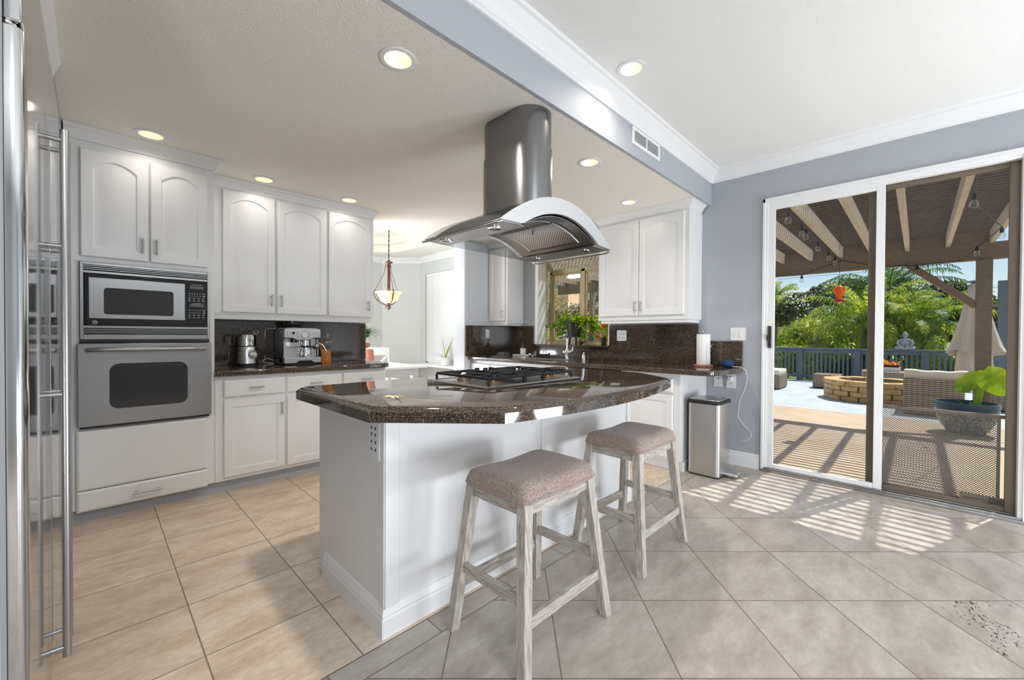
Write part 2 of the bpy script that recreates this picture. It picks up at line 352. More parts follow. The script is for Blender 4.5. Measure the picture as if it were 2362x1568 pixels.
# ---------------------------------------------------------------- geometry helpers
class MB:
    """collects shapes; build() links them as ONE mesh object"""
    def __init__(s, Mx=None): s.v = []; s.f = []; s.M = Mx
    def add(s, vs, fs):
        o = len(s.v)
        s.v += [(s.M @ Vector(p)) if s.M is not None else Vector(p) for p in vs]
        s.f += [tuple(i+o for i in f) for f in fs]
    def box(s, x0, y0, z0, x1, y1, z1):
        x0, x1 = sorted((x0, x1)); y0, y1 = sorted((y0, y1)); z0, z1 = sorted((z0, z1))
        s.add([(x0, y0, z0), (x1, y0, z0), (x1, y1, z0), (x0, y1, z0), (x0, y0, z1), (x1, y0, z1), (x1, y1, z1), (x0, y1, z1)],
              [(0, 3, 2, 1), (4, 5, 6, 7), (0, 1, 5, 4), (1, 2, 6, 5), (2, 3, 7, 6), (3, 0, 4, 7)]); return s
    def prism(s, poly, a, b, axis='z'):
        n = len(poly)
        def P(p, h):
            return {'z': (p[0], p[1], h), 'x': (h, p[0], p[1]), 'y': (p[0], h, p[1])}[axis]
        s.add([P(p, a) for p in poly]+[P(p, b) for p in poly],
              [tuple(range(n))[::-1], tuple(range(n, 2*n))]+[(i, (i+1) % n, n+(i+1) % n, n+i) for i in range(n)]); return s
    def loops(s, L, cap0=True, cap1=True, closed=True):
        n = len(L[0]); vs = [p for l in L for p in l]; fs = []
        for k in range(len(L)-1):
            for i in range(n if closed else n-1):
                j = (i+1) % n; fs.append((k*n+i, k*n+j, (k+1)*n+j, (k+1)*n+i))
        if cap0: fs.append(tuple(range(n))[::-1])
        if cap1: fs.append(tuple(range((len(L)-1)*n, len(L)*n)))
        s.add(vs, fs); return s
    def cyl(s, p0, p1, r, r1=None, n=16):
        return s.tube([p0, p1], [r, r if r1 is None else r1], n)
    def tube(s, path, r, n=8, caps=True, flat=1.0):
        path = [Vector(p) for p in path]; R = r if isinstance(r, (list, tuple)) else [r]*len(path)
        t = (path[1]-path[0]).normalized(); a = Vector((0, 0, 1)) if abs(t.z) < .9 else Vector((1, 0, 0))
        x = t.cross(a).normalized(); L = []
        for i, p in enumerate(path):
            if i == 0: d = path[1]-path[0]
            elif i == len(path)-1: d = path[-1]-path[-2]
            else: d = (path[i+1]-path[i]).normalized()+(path[i]-path[i-1]).normalized()
            d = d.normalized() if d.length > 1e-9 else t
            x = (x-d*x.dot(d)); x = x.normalized() if x.length > 1e-6 else d.orthogonal().normalized()
            y = d.cross(x)
            L.append([p+x*(math.cos(q)*R[i])+y*(math.sin(q)*R[i]*flat) for q in (2*PI*j/n for j in range(n))])
        return s.loops(L, caps, caps)
    def lathe(s, prof, c=(0, 0, 0), n=24, caps=(False, False)):
        L = [[(c[0]+r*math.cos(2*PI*j/n), c[1]+r*math.sin(2*PI*j/n), c[2]+z) for j in range(n)] for r, z in prof]
        return s.loops(L, *caps)
    def ball(s, c, r, n=12, sc_=(1, 1, 1)):
        k = n//2+1
        L = [[(c[0]+sc_[0]*r*math.sin(PI*i/k)*math.cos(2*PI*j/n), c[1]+sc_[1]*r*math.sin(PI*i/k)*math.sin(2*PI*j/n), c[2]-sc_[2]*r*math.cos(PI*i/k)) for j in range(n)] for i in range(1, k)]
        return s.loops(L, True, True)
    def bar(s, p0, p1, w, h, up=(0, 0, 1)):
        p0, p1 = Vector(p0), Vector(p1); d = (p1-p0).normalized(); u = Vector(up); sd = d.cross(u).normalized(); u = sd.cross(d)
        q = lambda p: [p+sd*(w/2)*a+u*(h/2)*b for a, b in ((-1, -1), (1, -1), (1, 1), (-1, 1))]
        return s.loops([q(p0), q(p1)])
    def build(s, name, mat, parent=None, bevel=0, seg=2, smooth=None, angle=32):
        me = bpy.data.meshes.new(name); me.from_pydata([tuple(p) for p in s.v], [], s.f); me.update()
        bm = bmesh.new(); bm.from_mesh(me); bmesh.ops.recalc_face_normals(bm, faces=bm.faces); bm.to_mesh(me); bm.free()
        me.materials.append(M[mat] if isinstance(mat, str) else mat)
        o = bpy.data.objects.new(name, me); COL.objects.link(o)
        if smooth is None: smooth = True
        if smooth:
            for p in me.polygons: p.use_smooth = True
            me.set_sharp_from_angle(angle=rad(angle))
        if bevel:
            m = o.modifiers.new('bevel', 'BEVEL'); m.width = bevel; m.segments = seg; m.limit_method = 'ANGLE'; m.angle_limit = rad(40); m.harden_normals = False
        if parent is not None: adopt(o, parent)
        return o
def adopt(o, parent):
    o.parent = parent
    if parent.type == 'EMPTY' and parent.parent is None: o.matrix_parent_inverse = Matrix.Translation(-parent.location)
def tag(o, label, cat, group=None):
    o['label'] = label; o['category'] = cat
    if group: o['group'] = group
    return o
def thing(name, label, cat, loc, group=None):
    e = bpy.data.objects.new(name, None); COL.objects.link(e); e.location = loc; e.empty_display_size = .05
    return tag(e, label, cat, group)
def struct(o):
    o['kind'] = 'structure'; return o
def copy_thing(src, dx, label=None, rotz=None):
    """copy of a thing with copies of its parts and their sub-parts, moved by dx"""
    def rec(o, par):
        c = o.copy(); COL.objects.link(c)
        if par is not None: c.parent = par
        for ch in o.children: rec(ch, c)
        return c
    r = rec(src, None); r.location = Vector(src.location)+Vector(dx)
    if label: r['label'] = label
    return r
def text(name, body, loc, size, rot, mat, parent, depth=.0004, align='CENTER'):
    cu = bpy.data.curves.new(name, 'FONT'); cu.body = body; cu.size = size; cu.extrude = depth; cu.align_x = align; cu.align_y = 'CENTER'
    cu.materials.append(M[mat]); o = bpy.data.objects.new(name, cu); COL.objects.link(o)
    bpy.context.view_layer.update(); me = bpy.data.meshes.new_from_object(o); bpy.data.objects.remove(o)
    me.transform(Matrix.Translation(loc) @ (Matrix.Rotation(rot[2], 4, 'Z') @ Matrix.Rotation(rot[0], 4, 'X')))
    o = bpy.data.objects.new(name, me); COL.objects.link(o); adopt(o, parent)
    return o
FACE_NY = (PI/2, 0, 0); FACE_NX = (PI/2, 0, -PI/2)
def rrect(x0, y0, x1, y1, r, n=6):
    P = []
    for cx, cy, a in ((x1-r, y0+r, -90), (x1-r, y1-r, 0), (x0+r, y1-r, 90), (x0+r, y0+r, 180)):
        for i in range(n+1):
            q = rad(a+90*i/n); P.append((cx+r*math.cos(q), cy+r*math.sin(q)))
    return P
# frames for fronts: local (u to the viewer's right, v out towards the viewer, w up)
def front_ny(y): return Matrix(((1, 0, 0, 0), (0, -1, 0, y), (0, 0, 1, 0), (0, 0, 0, 1)))     # faces -Y; u = x
def front_nx(x): return Matrix(((0, -1, 0, x), (-1, 0, 0, 0), (0, 0, 1, 0), (0, 0, 0, 1)))     # faces -X; u = -y

# ---------------------------------------------------------------- the setting
def st(name, mb, mat, **kw): return struct(mb.build(name, mat, **kw))
st('floor', MB().box(-4, -4, -.12, 4.30, 8.2, 0), 'floor', smooth=False)
# ceilings: lower kitchen ceiling, higher breakfast-room ceiling
st('ceiling', MB().box(-4, 1.43, 2.438, 4.16, 4.5, 2.60), 'ceil_k', smooth=False)
st('ceiling_breakfast', MB().box(-4, -4, 2.74, 4.16, 1.428, 2.86), 'ceil_n', smooth=False)
st('wall_soffit', MB().box(-4, 1.424, 2.434, 4.15, 1.446, 2.75), 'wall', smooth=False)
# back wall with sliding door and garden window openings
w = MB()
for y0, y1, z0, z1 in ((-4, -.505, 0, 2.86), (-.505, .985, 2.39, 2.86), (.985, 2.52, 0, 2.86), (2.52, 3.64, 0, 1.055), (2.52, 3.64, 2.20, 2.86), (3.64, 4.5, 0, 2.86)):
    w.box(4.15, y0, z0, 4.30, y1, z1)
st('wall_back', w, 'wall', smooth=False)
w = MB(); w.box(-.95, 4.26, 0, 2.06, 4.5, 2.43)
st('wall_left', w, 'wall_lt', bevel=.015)
st('wall_divider', MB().box(3.42, 4.25, 0, 4.149, 4.5, 2.437), pbr('window_lit_grey_wall_paint', srgb(206, 210, 216), .6, bump=(230, .3, .002)), bevel=.018)  # window light on this wall is put into its lighter colour
# walls around the fridge
w = MB(); w.box(-.95, 2.62, 0, -.135, 4.25, 2.436); w.box(-.95, 1.30, 2.15, -.14, 2.619, 2.436); w.box(-.95, 1.345, 0, -.80, 2.62, 2.15); w.box(-4, 1.26, 0, -.131, 1.341, 2.438)
st('wall_fridge', w, 'wall', smooth=False)
w = MB(); w.box(-4.1, -4, 0, -4, 1.3, 2.86); w.box(-4.1, -4.1, 0, 4.3, -4, 2.86)
st('wall_front', w, 'wall_lt', smooth=False)
# dining room
w = MB(); w.box(4.66, 4.5, 0, 4.78, 5.2, 3.2); w.box(4.66, 7.05, 0, 4.78, 7.22, 3.2); w.box(4.66, 5.2, 0, 4.78, 7.05, .615); w.box(4.66, 5.2, 2.40, 4.78, 7.05, 3.2)
w.prism([(4.66, 7.21), (4.78, 7.26), (4.12, 7.88), (4.09, 7.745)], 0, 3.2)
w.box(-.1, 7.745, 0, 4.10, 7.88, 3.2); w.box(-.22, 4.5, 0, -.1, 7.88, 3.2); w.box(4.16, 4.38, 0, 4.78, 4.5, 3.2)
st('wall_dining', w, 'dining', smooth=False)
def sell(cx, cy, a, b, n=48, p=4.5):
    out = []
    for i in range(n):
        t = 2*PI*i/n; c, s_ = math.cos(t), math.sin(t)
        out.append((cx+a*math.copysign(abs(c)**(2/p), c), cy+b*math.copysign(abs(s_)**(2/p), s_)))
    return out
w = MB(); N_ = 48
outer = [(2.3+3.4*max(-1, min(1, 1.6*math.cos(2*PI*i/N_))), 6.1+1.85*max(-1, min(1, 1.6*math.sin(2*PI*i/N_)))) for i in range(N_)]
e1 = sell(2.30, 6.15, 1.74, 1.30); e2 = sell(2.30, 6.15, 1.62, 1.18)
w.loops([[(x, y, 2.74) for x, y in outer], [(x, y, 2.74) for x, y in e1]], False, False)
w.loops([[(x, y, 2.87) for x, y in e1], [(x, y, 2.87) for x, y in e2]], False, False)
w.loops([[(x, y, 2.99) for x, y in e2]]*1+[[(2.3+(x-2.3)*.01, 6.15+(y-6.15)*.01, 2.99) for x, y in e2]], False, False)
st('ceiling_dining', w, 'ceil_d', smooth=False)
w = MB(); w.loops([[(x, y, 2.74) for x, y in e1], [(x, y, 2.87) for x, y in e1]], False, False); w.loops([[(x, y, 2.87) for x, y in e2], [(x, y, 2.99) for x, y in e2]], False, False)
st('ceiling_tray', w, 'tray', smooth=False)
st('ceiling_header', MB().box(1.9, 4.5, 2.436, 4.30, 4.52, 3.2).box(-.1, 4.5, 2.43, 1.9, 4.52, 3.2), 'ceil_d', smooth=False)
# crown mouldings (profile: out from the wall, up)
CR = [(0, 0), (.012, 0), (.016, .014), (.022, .018), (.030, .034), (.046, .050), (.068, .072), (.076, .080), (.076, .086), (.092, .092), (.102, .103), (0, .103)]
w = MB(); w.prism([(1.424-o, 2.637+z) for o, z in CR], -4, 4.15, 'x')
st('trim_1', w, 'trim', angle=20)
w = MB(); w.prism([(4.15-o, 2.637+z) for o, z in CR], -4, 1.424, 'y')
st('trim_2', w, 'trim', angle=20)
w = MB(); w.prism([(-.14+.34*o, 2.34+z*.95) for o, z in CR], 1.30, 2.865, 'y')
st('trim_3', w, 'trim', angle=20)
w = MB(); w.prism([(7.745-o, 2.63+z*1.05) for o, z in CR], -.1, 4.10, 'x'); w.prism([(4.66-o, 2.63+z*1.05) for o, z in CR], 4.5, 7.24, 'y')
d45 = Matrix.Translation((4.66, 7.21, 0)) @ Matrix.Rotation(rad(136.8), 4, 'Z')
w2 = MB(d45); w2.prism([(o, 2.63+z*1.05) for o, z in CR], -.03, .80, 'x'); w.v += [Vector(p) for p in w2.v]; w.f += [tuple(i+len(w.v)-len(w2.v) for i in f) for f in w2.f]
st('trim_4', w, 'trim', angle=20)
# baseboard between counter end and door
BBP = [(0, 0), (.014, 0), (.014, .075), (.010, .082), (.013, .092), (.008, .104), (.011, .113), (.004, .128), (0, .130)]
w = MB(); w.prism([(4.15-o, z) for o, z in BBP], .995, 1.44, 'y'); w.prism([(4.15-o, z) for o, z in BBP], -4, -.53, 'y')
st('baseboard_back', w, 'trim', angle=20)

# ---------------------------------------------------------------- sliding door (door_1)
D = bpy.data.objects.new('door_1', None); COL.objects.link(D); D.location = (4.15, .24, 0); struct(D)
f = MB()
f.box(4.13, .965, 0, 4.29, .985, 2.39); f.box(4.14, .945, .02, 4.25, .967, 2.372)       # left jamb
f.box(4.13, -.505, 0, 4.29, -.482, 2.39); f.box(4.14, -.485, .02, 4.25, -.462, 2.37)      # right jamb
f.box(4.13, -.505, 2.352, 4.29, .985, 2.39); f.box(4.145, -.48, 2.33, 4.20, .965, 2.354)   # head
f.build('door_frame', 'trim', D, bevel=.003)
s_ = MB(); s_.box(4.125, -.505, 0, 4.29, .985, .018); s_.box(4.135, -.48, .018, 4.15, .965, .034); s_.box(4.185, -.48, .018, 4.20, .965, .036); s_.box(4.235, -.48, .018, 4.25, .965, .034)
s_.build('threshold', 'nickel', D, bevel=.002)
p = MB(); p.box(4.148, .895, .034, 4.183, .946, 2.332); p.box(4.148, .186, .034, 4.183, .236, 2.332); p.box(4.148, .236, .034, 4.183, .895, .070); p.box(4.148, .236, 2.290, 4.183, .895, 2.332)
sp_ = p.build('sliding_panel', 'trim', D, bevel=.003)
MB().box(4.163, .236, .07, 4.168, .895, 2.29).build('glass_pane', 'glass', sp_)
hd = MB(); hd.box(4.130, .912, 1.085, 4.150, .936, 1.275); hd.box(4.118, .93, 1.15, 4.135, .944, 1.20)
sp_h = hd.build('door_handle', 'nickel', sp_, bevel=.003); sp_h.data.materials[0] = pbr('dark_pull', (.06, .06, .065), .4, .6)
p = MB(); p.box(4.205, .186, .034, 4.235, .21, 2.332); p.box(4.205, -.462, .034, 4.235, -.415, 2.332); p.box(4.205, -.415, .034, 4.235, .186, .064); p.box(4.205, -.415, 2.296, 4.235, .186, 2.332)
fp_ = p.build('fixed_panel', 'bronze', D, bevel=.003)
MB().box(4.218, -.415, .064, 4.223, .186, 2.296).build('glass_pane', 'glass', fp_)
p = MB(); p.box(4.255, .215, .034, 4.275, .285, 2.34); p.box(4.255, -.462, .034, 4.275, -.422, 2.34); p.box(4.255, -.422, .640, 4.275, .215, .664); p.box(4.255, -.40, .034, 4.275, -.385, .640); p.box(4.255, -.422, .034, 4.275, .215, .062); p.box(4.255, -.422, 2.31, 4.275, .215, 2.34)
scp = p.build('screen_panel', 'bronze', D, bevel=.002)
MB().box(4.263, -.385, .062, 4.2645, .215, .640).build('guard_mesh', 'guard', scp)
# alarm-company sticker in the lower corner of the fixed pane
MB().box(4.2145, -.428, .062, 4.2155, -.215, .118).build('sticker', 'sticker', fp_)
text('sticker_text', 'protected by', (4.214, -.287, .086), .020, FACE_NX, 'slot', fp_)
MB().box(4.2130, -.420, .070, 4.2142, -.348, .106).build('sticker_badge', 'slot', fp_)
text('sticker_logo', 'ADT', (4.2125, -.384, .088), .034, FACE_NX, 'sticker', fp_)

# ---------------------------------------------------------------- garden window (window_1), projecting out over the sink
W1 = bpy.data.objects.new('window_1', None); COL.objects.link(W1); W1.location = (4.15, 3.08, 1.06); struct(W1)
f = MB()
f.box(4.135, 3.60, 1.06, 4.31, 3.655, 2.21); f.box(4.135, 2.505, 1.06, 4.31, 2.535, 2.21); f.box(4.135, 2.505, 2.17, 4.31, 3.655, 2.215)
f.build('window_casing', 'trim', W1, bevel=.004)
XO = 4.45
f = MB()
for y in (3.61, 2.53): f.box(XO-.03, y-.022, 1.08, XO+.02, y+.022, 2.06)
f.box(XO-.03, 3.055, 1.08, XO+.02, 3.115, 2.05); f.box(XO-.03, 2.52, 2.015, XO+.02, 3.62, 2.075); f.box(XO-.03, 2.52, 1.07, XO+.02, 3.62, 1.105)
for y0, y1 in ((3.12, 3.585), (2.555, 3.05)):
    f.box(XO-.02, y0, 1.105, XO+.01, y0+.018, 2.015); f.box(XO-.02, y1-.018, 1.105, XO+.01, y1, 2.015); f.box(XO-.02, y0, 1.105, XO+.01, y1, 1.122); f.box(XO-.02, y0, 1.995, XO+.01, y1, 2.015)
for y in (3.61, 2.535):
    f.box(4.30, y-.018, 1.07, XO, y+.018, 1.10); f.box(4.30, y-.018, 1.285, XO, y+.018, 1.325); f.box(4.30, y-.018, 1.10, 4.325, y+.018, 2.15)
    f.bar((4.30, y, 2.20), (XO, y, 2.045), .04, .04)
f.build('window_frame', 'tanframe', W1, bevel=.003)
g = MB(); g.box(XO-.004, 2.55, 1.105, XO, 3.59, 2.015)
for y in (3.61, 2.535): g.prism([(4.325, 1.10), (XO-.03, 1.10), (XO-.03, 2.04), (4.325, 2.17)], y-.002, y+.002, 'y')
g.prism([(4.305, 2.205), (XO, 2.055), (XO, 2.060), (4.305, 2.210)], 2.55, 3.59, 'y')
g.build('glass_pane', 'glass', W1)
MB().box(4.30, 2.51, 1.035, XO+.02, 3.63, 1.068).build('window_shelf', 'trim', W1)
# round blue alarm sticker on the right pane
bd = MB(); bd.cyl((XO-.0055, 2.965, 1.150), (XO-.0045, 2.965, 1.150), .036, n=24); bd.build('sticker', 'adt_blue', W1)
text('sticker_logo', 'ADT', (XO-.0062, 2.965, 1.150), .026, FACE_NX, 'plate', W1)

# ---------------------------------------------------------------- dining room window (window_2) with blinds
W2 = bpy.data.objects.new('window_2', None); COL.objects.link(W2); W2.location = (4.66, 6.1, .6); struct(W2)
f = MB(); f.box(4.70, 5.2, .615, 4.78, 5.25, 2.40); f.box(4.70, 7.0, .615, 4.78, 7.05, 2.40); f.box(4.70, 5.2, 2.35, 4.78, 7.05, 2.40); f.box(4.70, 5.2, .615, 4.78, 7.05, .66); f.box(4.72, 6.1, .66, 4.77, 6.15, 2.35)
f.build('window_frame', 'trim', W2)
MB().box(4.75, 5.25, .66, 4.755, 7.0, 2.35).build('glass_pane', 'glass', W2)
MB().box(4.40, 4.54, .585, 4.70, 7.19, .625).build('window_shelf', 'trim', W2, bevel=.004)
bl = thing('window_blind', 'white horizontal slat blind on the dining room window', 'window blind', (4.68, 6.1, .66))
MB().box(4.665, 5.22, 2.345, 4.70, 7.03, 2.395).build('head_rail', 'blind', bl)
for i in range(36):
    z = .665+i*.0475
    if z > 2.33: break
    q = MB(); q.bar((4.682, 5.23, z), (4.682, 7.02, z), .050, .003, up=(1, 0, .45)); q.build('slat', 'blind', bl)
for y in (5.6, 6.2, 6.8): MB().cyl((4.668, y, .665), (4.668, y, 2.35), .0015, n=5).build('cord', 'cord', bl)

# ---------------------------------------------------------------- cabinets
def door_mesh(mb, u0, u1, w0, w1, v0, arch=0.0, t=.02, rail=.055):
    """raised-panel door front; local u right, v out, w up"""
    K = 14
    def loop(i, v, a):
        P = [(u0+i, v, w0+i), (u1-i, v, w0+i)]
        for k in range(K+1):
            q = k/K; u = (u1-i)+(u0-u1+2*i)*q; x = 2*q-1
            P.append((u, v, w1-i-a*(x*x if a else 0)))
        return P
    L = [loop(0, v0, 0), loop(0, v0+t-.005, 0), loop(.005, v0+t, 0), loop(rail, v0+t, arch), loop(rail+.006, v0+t-.009, arch), loop(rail+.016, v0+t-.009, arch), loop(rail+.048, v0+t-.001, arch)]
    mb.loops(L)
def slab_mesh(mb, u0, u1, w0, w1, v0, t=.02):
    def loop(i, v): return [(u0+i, v, w0+i), (u1-i, v, w0+i), (u1-i, v, w1-i), (u0+i, v, w1-i)]
    mb.loops([loop(0, v0), loop(0, v0+t-.006), loop(.006, v0+t-.002), loop(.012, v0+t)])
def bar_pull(Mx, parent, u, w, v0, L=.10, vert=True, r=.0055):
    m = MB(Mx); o = .030
    if vert:
        m.cyl((u, v0+o, w-L/2), (u, v0+o, w+L/2), r, n=12)
        for d in (-.036, .036): m.cyl((u, v0, w+d), (u, v0+o, w+d), r*.8, n=10)
    else:
        m.cyl((u-L/2, v0+o, w), (u+L/2, v0+o, w), r, n=12)
        for d in (-L*.36, L*.36): m.cyl((u+d, v0, w), (u+d, v0+o, w), r*.8, n=10)
    return m.build('handle', 'nickel', parent)
def cabinet_door(Mx, parent, u0, u1, w0, w1, v0, arch, hu, hw, hv=True):
    m = MB(Mx); door_mesh(m, u0, u1, w0, w1, v0, arch); d = m.build('door', 'white', parent, angle=18)
    if hu is not None: bar_pull(Mx, d, hu, hw, v0+.02, .10, hv)
    return d
def drawer(Mx, parent, u0, u1, w0, w1, v0, handle=True, L=.10):
    m = MB(Mx); slab_mesh(m, u0, u1, w0, w1, v0); d = m.build('drawer', 'white', parent, angle=18)
    if handle: bar_pull(Mx, d, (u0+u1)/2, (w0+w1)/2, v0+.02, L, False)
    return d
def cornice(Mx, parent, u0, u1, v, w0, w1, ends=(0, 0), out=.055):
    """small crown strip on top of a cabinet, mitred round its open ends"""
    H = w1-w0; m = MB(Mx); L = []
    for o, z in ((0, 0), (.010, .0), (.014, .12), (.022, .2), (.5, .62), (.82, .8), (.86, .9), (1, .95), (1, 1)):
        d = o if o > .03 and o <= 1 and o not in (.010, .014, .022) else o
        d = d*out if o >= .5 else d*out/.06*.5
        L.append([(u0-d*ends[0], v+d, w0+H*z), (u1+d*ends[1], v+d, w0+H*z), (u1+d*ends[1], v-.28, w0+H*z), (u0-d*ends[0], v-.28, w0+H*z)])
    m.loops(L); return m.build('cornice', 'white', parent, angle=18)

A = front_ny(3.65)      # left-hand run, base and tower: v=0 is the face frame
# --- oven tower
T = thing('oven_cabinet', 'tall white cabinet housing the built-in oven and microwave beside the fridge', 'cabinet', (.24, 3.95, 0))
m = MB(); m.box(-.128, 3.655, .09, .613, 4.255, .588); m.box(-.128, 3.655, 1.622, .613, 4.255, 2.362); m.box(-.128, 3.655, .588, -.066, 4.255, 1.622); m.box(.580, 3.655, .588, .613, 4.255, 1.622); m.box(-.066, 4.20, .588, .580, 4.255, 1.622); m.box(-.066, 3.68, 1.130, .580, 4.2, 1.142)
m.build('body', 'white', T, bevel=.002)
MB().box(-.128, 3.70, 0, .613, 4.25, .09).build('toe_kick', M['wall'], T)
cabinet_door(A, T, -.060, .252, 1.655, 2.312, .0, .05, .222, 1.752)
cabinet_door(A, T, .262, .570, 1.655, 2.312, .0, .05, .292, 1.752)
m = MB(A); slab_mesh(m, -.082, .566, .213, .578, 0); m.build('panel', 'white', T, angle=18)
drawer(A, T, -.082, .566, .082, .207, 0, True, .15)
cornice(A, T, -.128, .613, .0, 2.362, 2.4368, (0, 1))
# --- base units
units = [(.613, 1.085, 'white base cabinet next to the oven tower, drawer above one raised-panel door'),
         (1.085, 1.545, 'white base cabinet under the espresso machine, partly behind the island'),
         (1.545, 1.965, 'white base cabinet at the dining-room end of the left counter')]
for i, (u0, u1, lab) in enumerate(units):
    c = thing('base_cabinet', lab, 'cabinet', ((u0+u1)/2, 3.95, 0), 'base cabinets on the left run')
    MB().box(u0+.0005, 3.652, .09, u1-.0005, 4.255, .868).build('body', 'white', c, bevel=.0015)
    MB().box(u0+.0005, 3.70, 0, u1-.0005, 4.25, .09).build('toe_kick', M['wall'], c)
    a, b = (u0+.052 if i == 0 else u0+.008), u1-.008
    drawer(A, c, a, b, .712, .838, 0)
    cabinet_door(A, c, a, b, .118, .690, 0, 0, b-.03, .595)
    
ct = MB()
cp = [(.613, 3.607), (1.90, 3.607)]+[(1.90+.13*math.sin(q), 3.737-.13*math.cos(q)) for q in (PI/2*k/8 for k in range(1, 9))]+[(2.03, 4.02), (1.98, 4.255), (.613, 4.255)]
ct.prism(cp, .869, .912)
tag(ct.build('countertop', 'granite', bevel=.010, seg=3), 'brown granite worktop on the left-hand base cabinets', 'countertop')
tag(MB().box(.615, 4.236, .9125, 2.05, 4.2595, 1.30).box(.615, 3.66, .9125, .632, 4.236, .965).build('backsplash', 'granite', bevel=.002), 'brown granite backsplash behind the espresso machine', 'backsplash')
# --- upper units on the left wall
B_ = front_ny(3.99)
uppers = [(.613, 1.108, (.722, 1.100), 'r', 'white arched-door wall cabinet next to the oven tower'),
          (1.108, 1.545, (1.116, 1.536), 'l', 'white arched-door wall cabinet, the middle one over the espresso machine'),
          (1.545, 2.012, (1.556, 1.975), 'r', 'white arched-door wall cabinet at the dining-room end of the left run')]
for u0, u1, (a, b), side, lab in uppers:
    c = thing('wall_cabinet', lab, 'cabinet', ((u0+u1)/2, 4.1, 1.30), 'upper cabinets on the left run')
    MB().box(u0+.0005, 3.992, 1.342, u1-.0005, 4.257, 2.362).build('body', 'white', c, bevel=.0015)
    cabinet_door(B_, c, a, b, 1.358, 2.345, 0, .055, (b-.03 if side == 'r' else a+.03), 1.47)
    MB().box(u0+.0005, 4.0, 1.302, u1-(.03 if u1 > 2 else .0005), 4.02, 1.342).build('light_rail', 'white', c)
    cornice(B_, c, u0, u1, 0, 2.362, 2.4368, (0, 1 if u1 > 2 else 0), .045)

# --- right-hand run on the window wall
C_ = front_nx(3.535)    # u = -y
runs = [(3.46, 4.245, 'white corner base cabinet at the far end of the sink counter', 0), (2.66, 3.46, 'white sink base cabinet under the garden window', 2), (1.452, 2.02, 'white base cabinet beside the steel trash can', 1)]
for y0, y1, lab, nd in runs:
    c = thing('base_cabinet', lab, 'cabinet', (3.8, (y0+y1)/2, 0), 'base cabinets on the sink run')
    MB().box(3.54, y0+.0005, .095, 4.148, y1-.0005, .856).build('body', 'white', c, bevel=.0015)
    MB().box(3.60, y0+.001, 0, 4.145, y1-.001, .095).build('toe_kick', 'white', c)
    if nd == 1:
        drawer(C_, c, -y1+.01, -y0-.06, .690, .812, 0, False); cabinet_door(C_, c, -y1+.01, -y0-.06, .118, .668, 0, 0, None, 0)
        tr_ = MB(); tr_.box(3.585, 1.44, 0, 4.10, 1.4515, .085); tr_.build('plinth', 'white', c)
    else:
        u = -y1+.01; wd = (y1-y0-.02)/2
        for k in range(2): drawer(C_, c, u+k*wd, u+k*wd+wd-.008, .690, .812, 0, False); cabinet_door(C_, c, u+k*wd, u+k*wd+wd-.008, .118, .668, 0, 0, None, 0)
dw = thing('dishwasher', 'black-topped dishwasher below the sink counter, right of the sink', 'dishwasher', (3.8, 2.34, 0))
MB().box(3.545, 2.023, .10, 4.14, 2.657, .855).build('body', 'black', dw)
MB().box(3.52, 2.026, .12, 3.545, 2.654, .78).build('door', 'ss', dw, bevel=.003)
MB().box(3.515, 2.026, .785, 3.545, 2.654, .853).build('control_panel', 'black', dw, bevel=.003)
rc = MB()
rp = [(3.472, 4.242), (3.472, 1.30)]+[(3.472+.17*(1-math.cos(q)), 1.30-.15*math.sin(q)) for q in (PI/2*k/6 for k in range(1, 7))]+[(4.08, 1.115)]+[(4.08+.066*math.sin(q), 1.165-.05*math.cos(q)) for q in (PI/2*k/4 for k in range(1, 5))]+[(4.147, 4.242)]
rc.prism(rp, .857, .903)
tag(rc.build('countertop', 'granite', bevel=.010, seg=3), 'brown granite worktop with the sink under the garden window', 'countertop')
b = MB(); b.box(4.128, 1.53, .9035, 4.1495, 2.515, 1.302); b.box(4.128, 1.138, .9035, 4.1495, 1.53, 1.138); b.box(4.128, 2.515, .9035, 4.1495, 3.69, 1.045); b.box(4.128, 3.69, .9035, 4.1495, 4.228, 1.312); b.box(3.425, 4.228, .9035, 4.128, 4.2495, 1.312)
tag(b.build('backsplash', 'granite', bevel=.001), 'brown granite backsplash around the sink counter and window', 'backsplash')
b = MB(); b.box(4.095, 2.515, 1.045, 4.32, 3.70, 1.070)
tag(b.build('window_sill', 'granite', bevel=.004), 'brown granite sill of the garden window', 'window sill')
# upper units
E_ = front_nx(3.84)
c = thing('wall_cabinet', 'white two-door wall cabinet right of the garden window', 'cabinet', (4.0, 2.0, 1.31))
MB().box(3.842, 1.505, 1.342, 4.148, 2.475, 2.365).build('body', 'white', c, bevel=.0015)
cabinet_door(E_, c, -2.455, -2.002, 1.385, 2.345, 0, .05, -2.030, 1.478)
cabinet_door(E_, c, -1.996, -1.548, 1.385, 2.345, 0, .05, -1.966, 1.478)
MB().box(3.855, 1.525, 1.312, 4.148, 2.45, 1.342).build('light_rail', 'white', c)
cornice(E_, c, -2.475, -1.505, 0, 2.365, 2.4368, (1, 1), .05)
c = thing('wall_cabinet', 'narrow white wall cabinet left of the garden window, one sunlit side', 'cabinet', (4.0, 4.06, 1.31))
MB().box(3.842, 3.88, 1.342, 4.148, 4.249, 2.365).build('body', 'white', c, bevel=.0015)
cabinet_door(E_, c, -4.215, -3.92, 1.375, 2.345, 0, .05, -3.945, 1.47)
MB().box(3.855, 3.895, 1.312, 4.148, 4.249, 1.342).build('light_rail', 'white', c)
cornice(E_, c, -4.249, -3.88, 0, 2.365, 2.4368, (0, 1), .05)

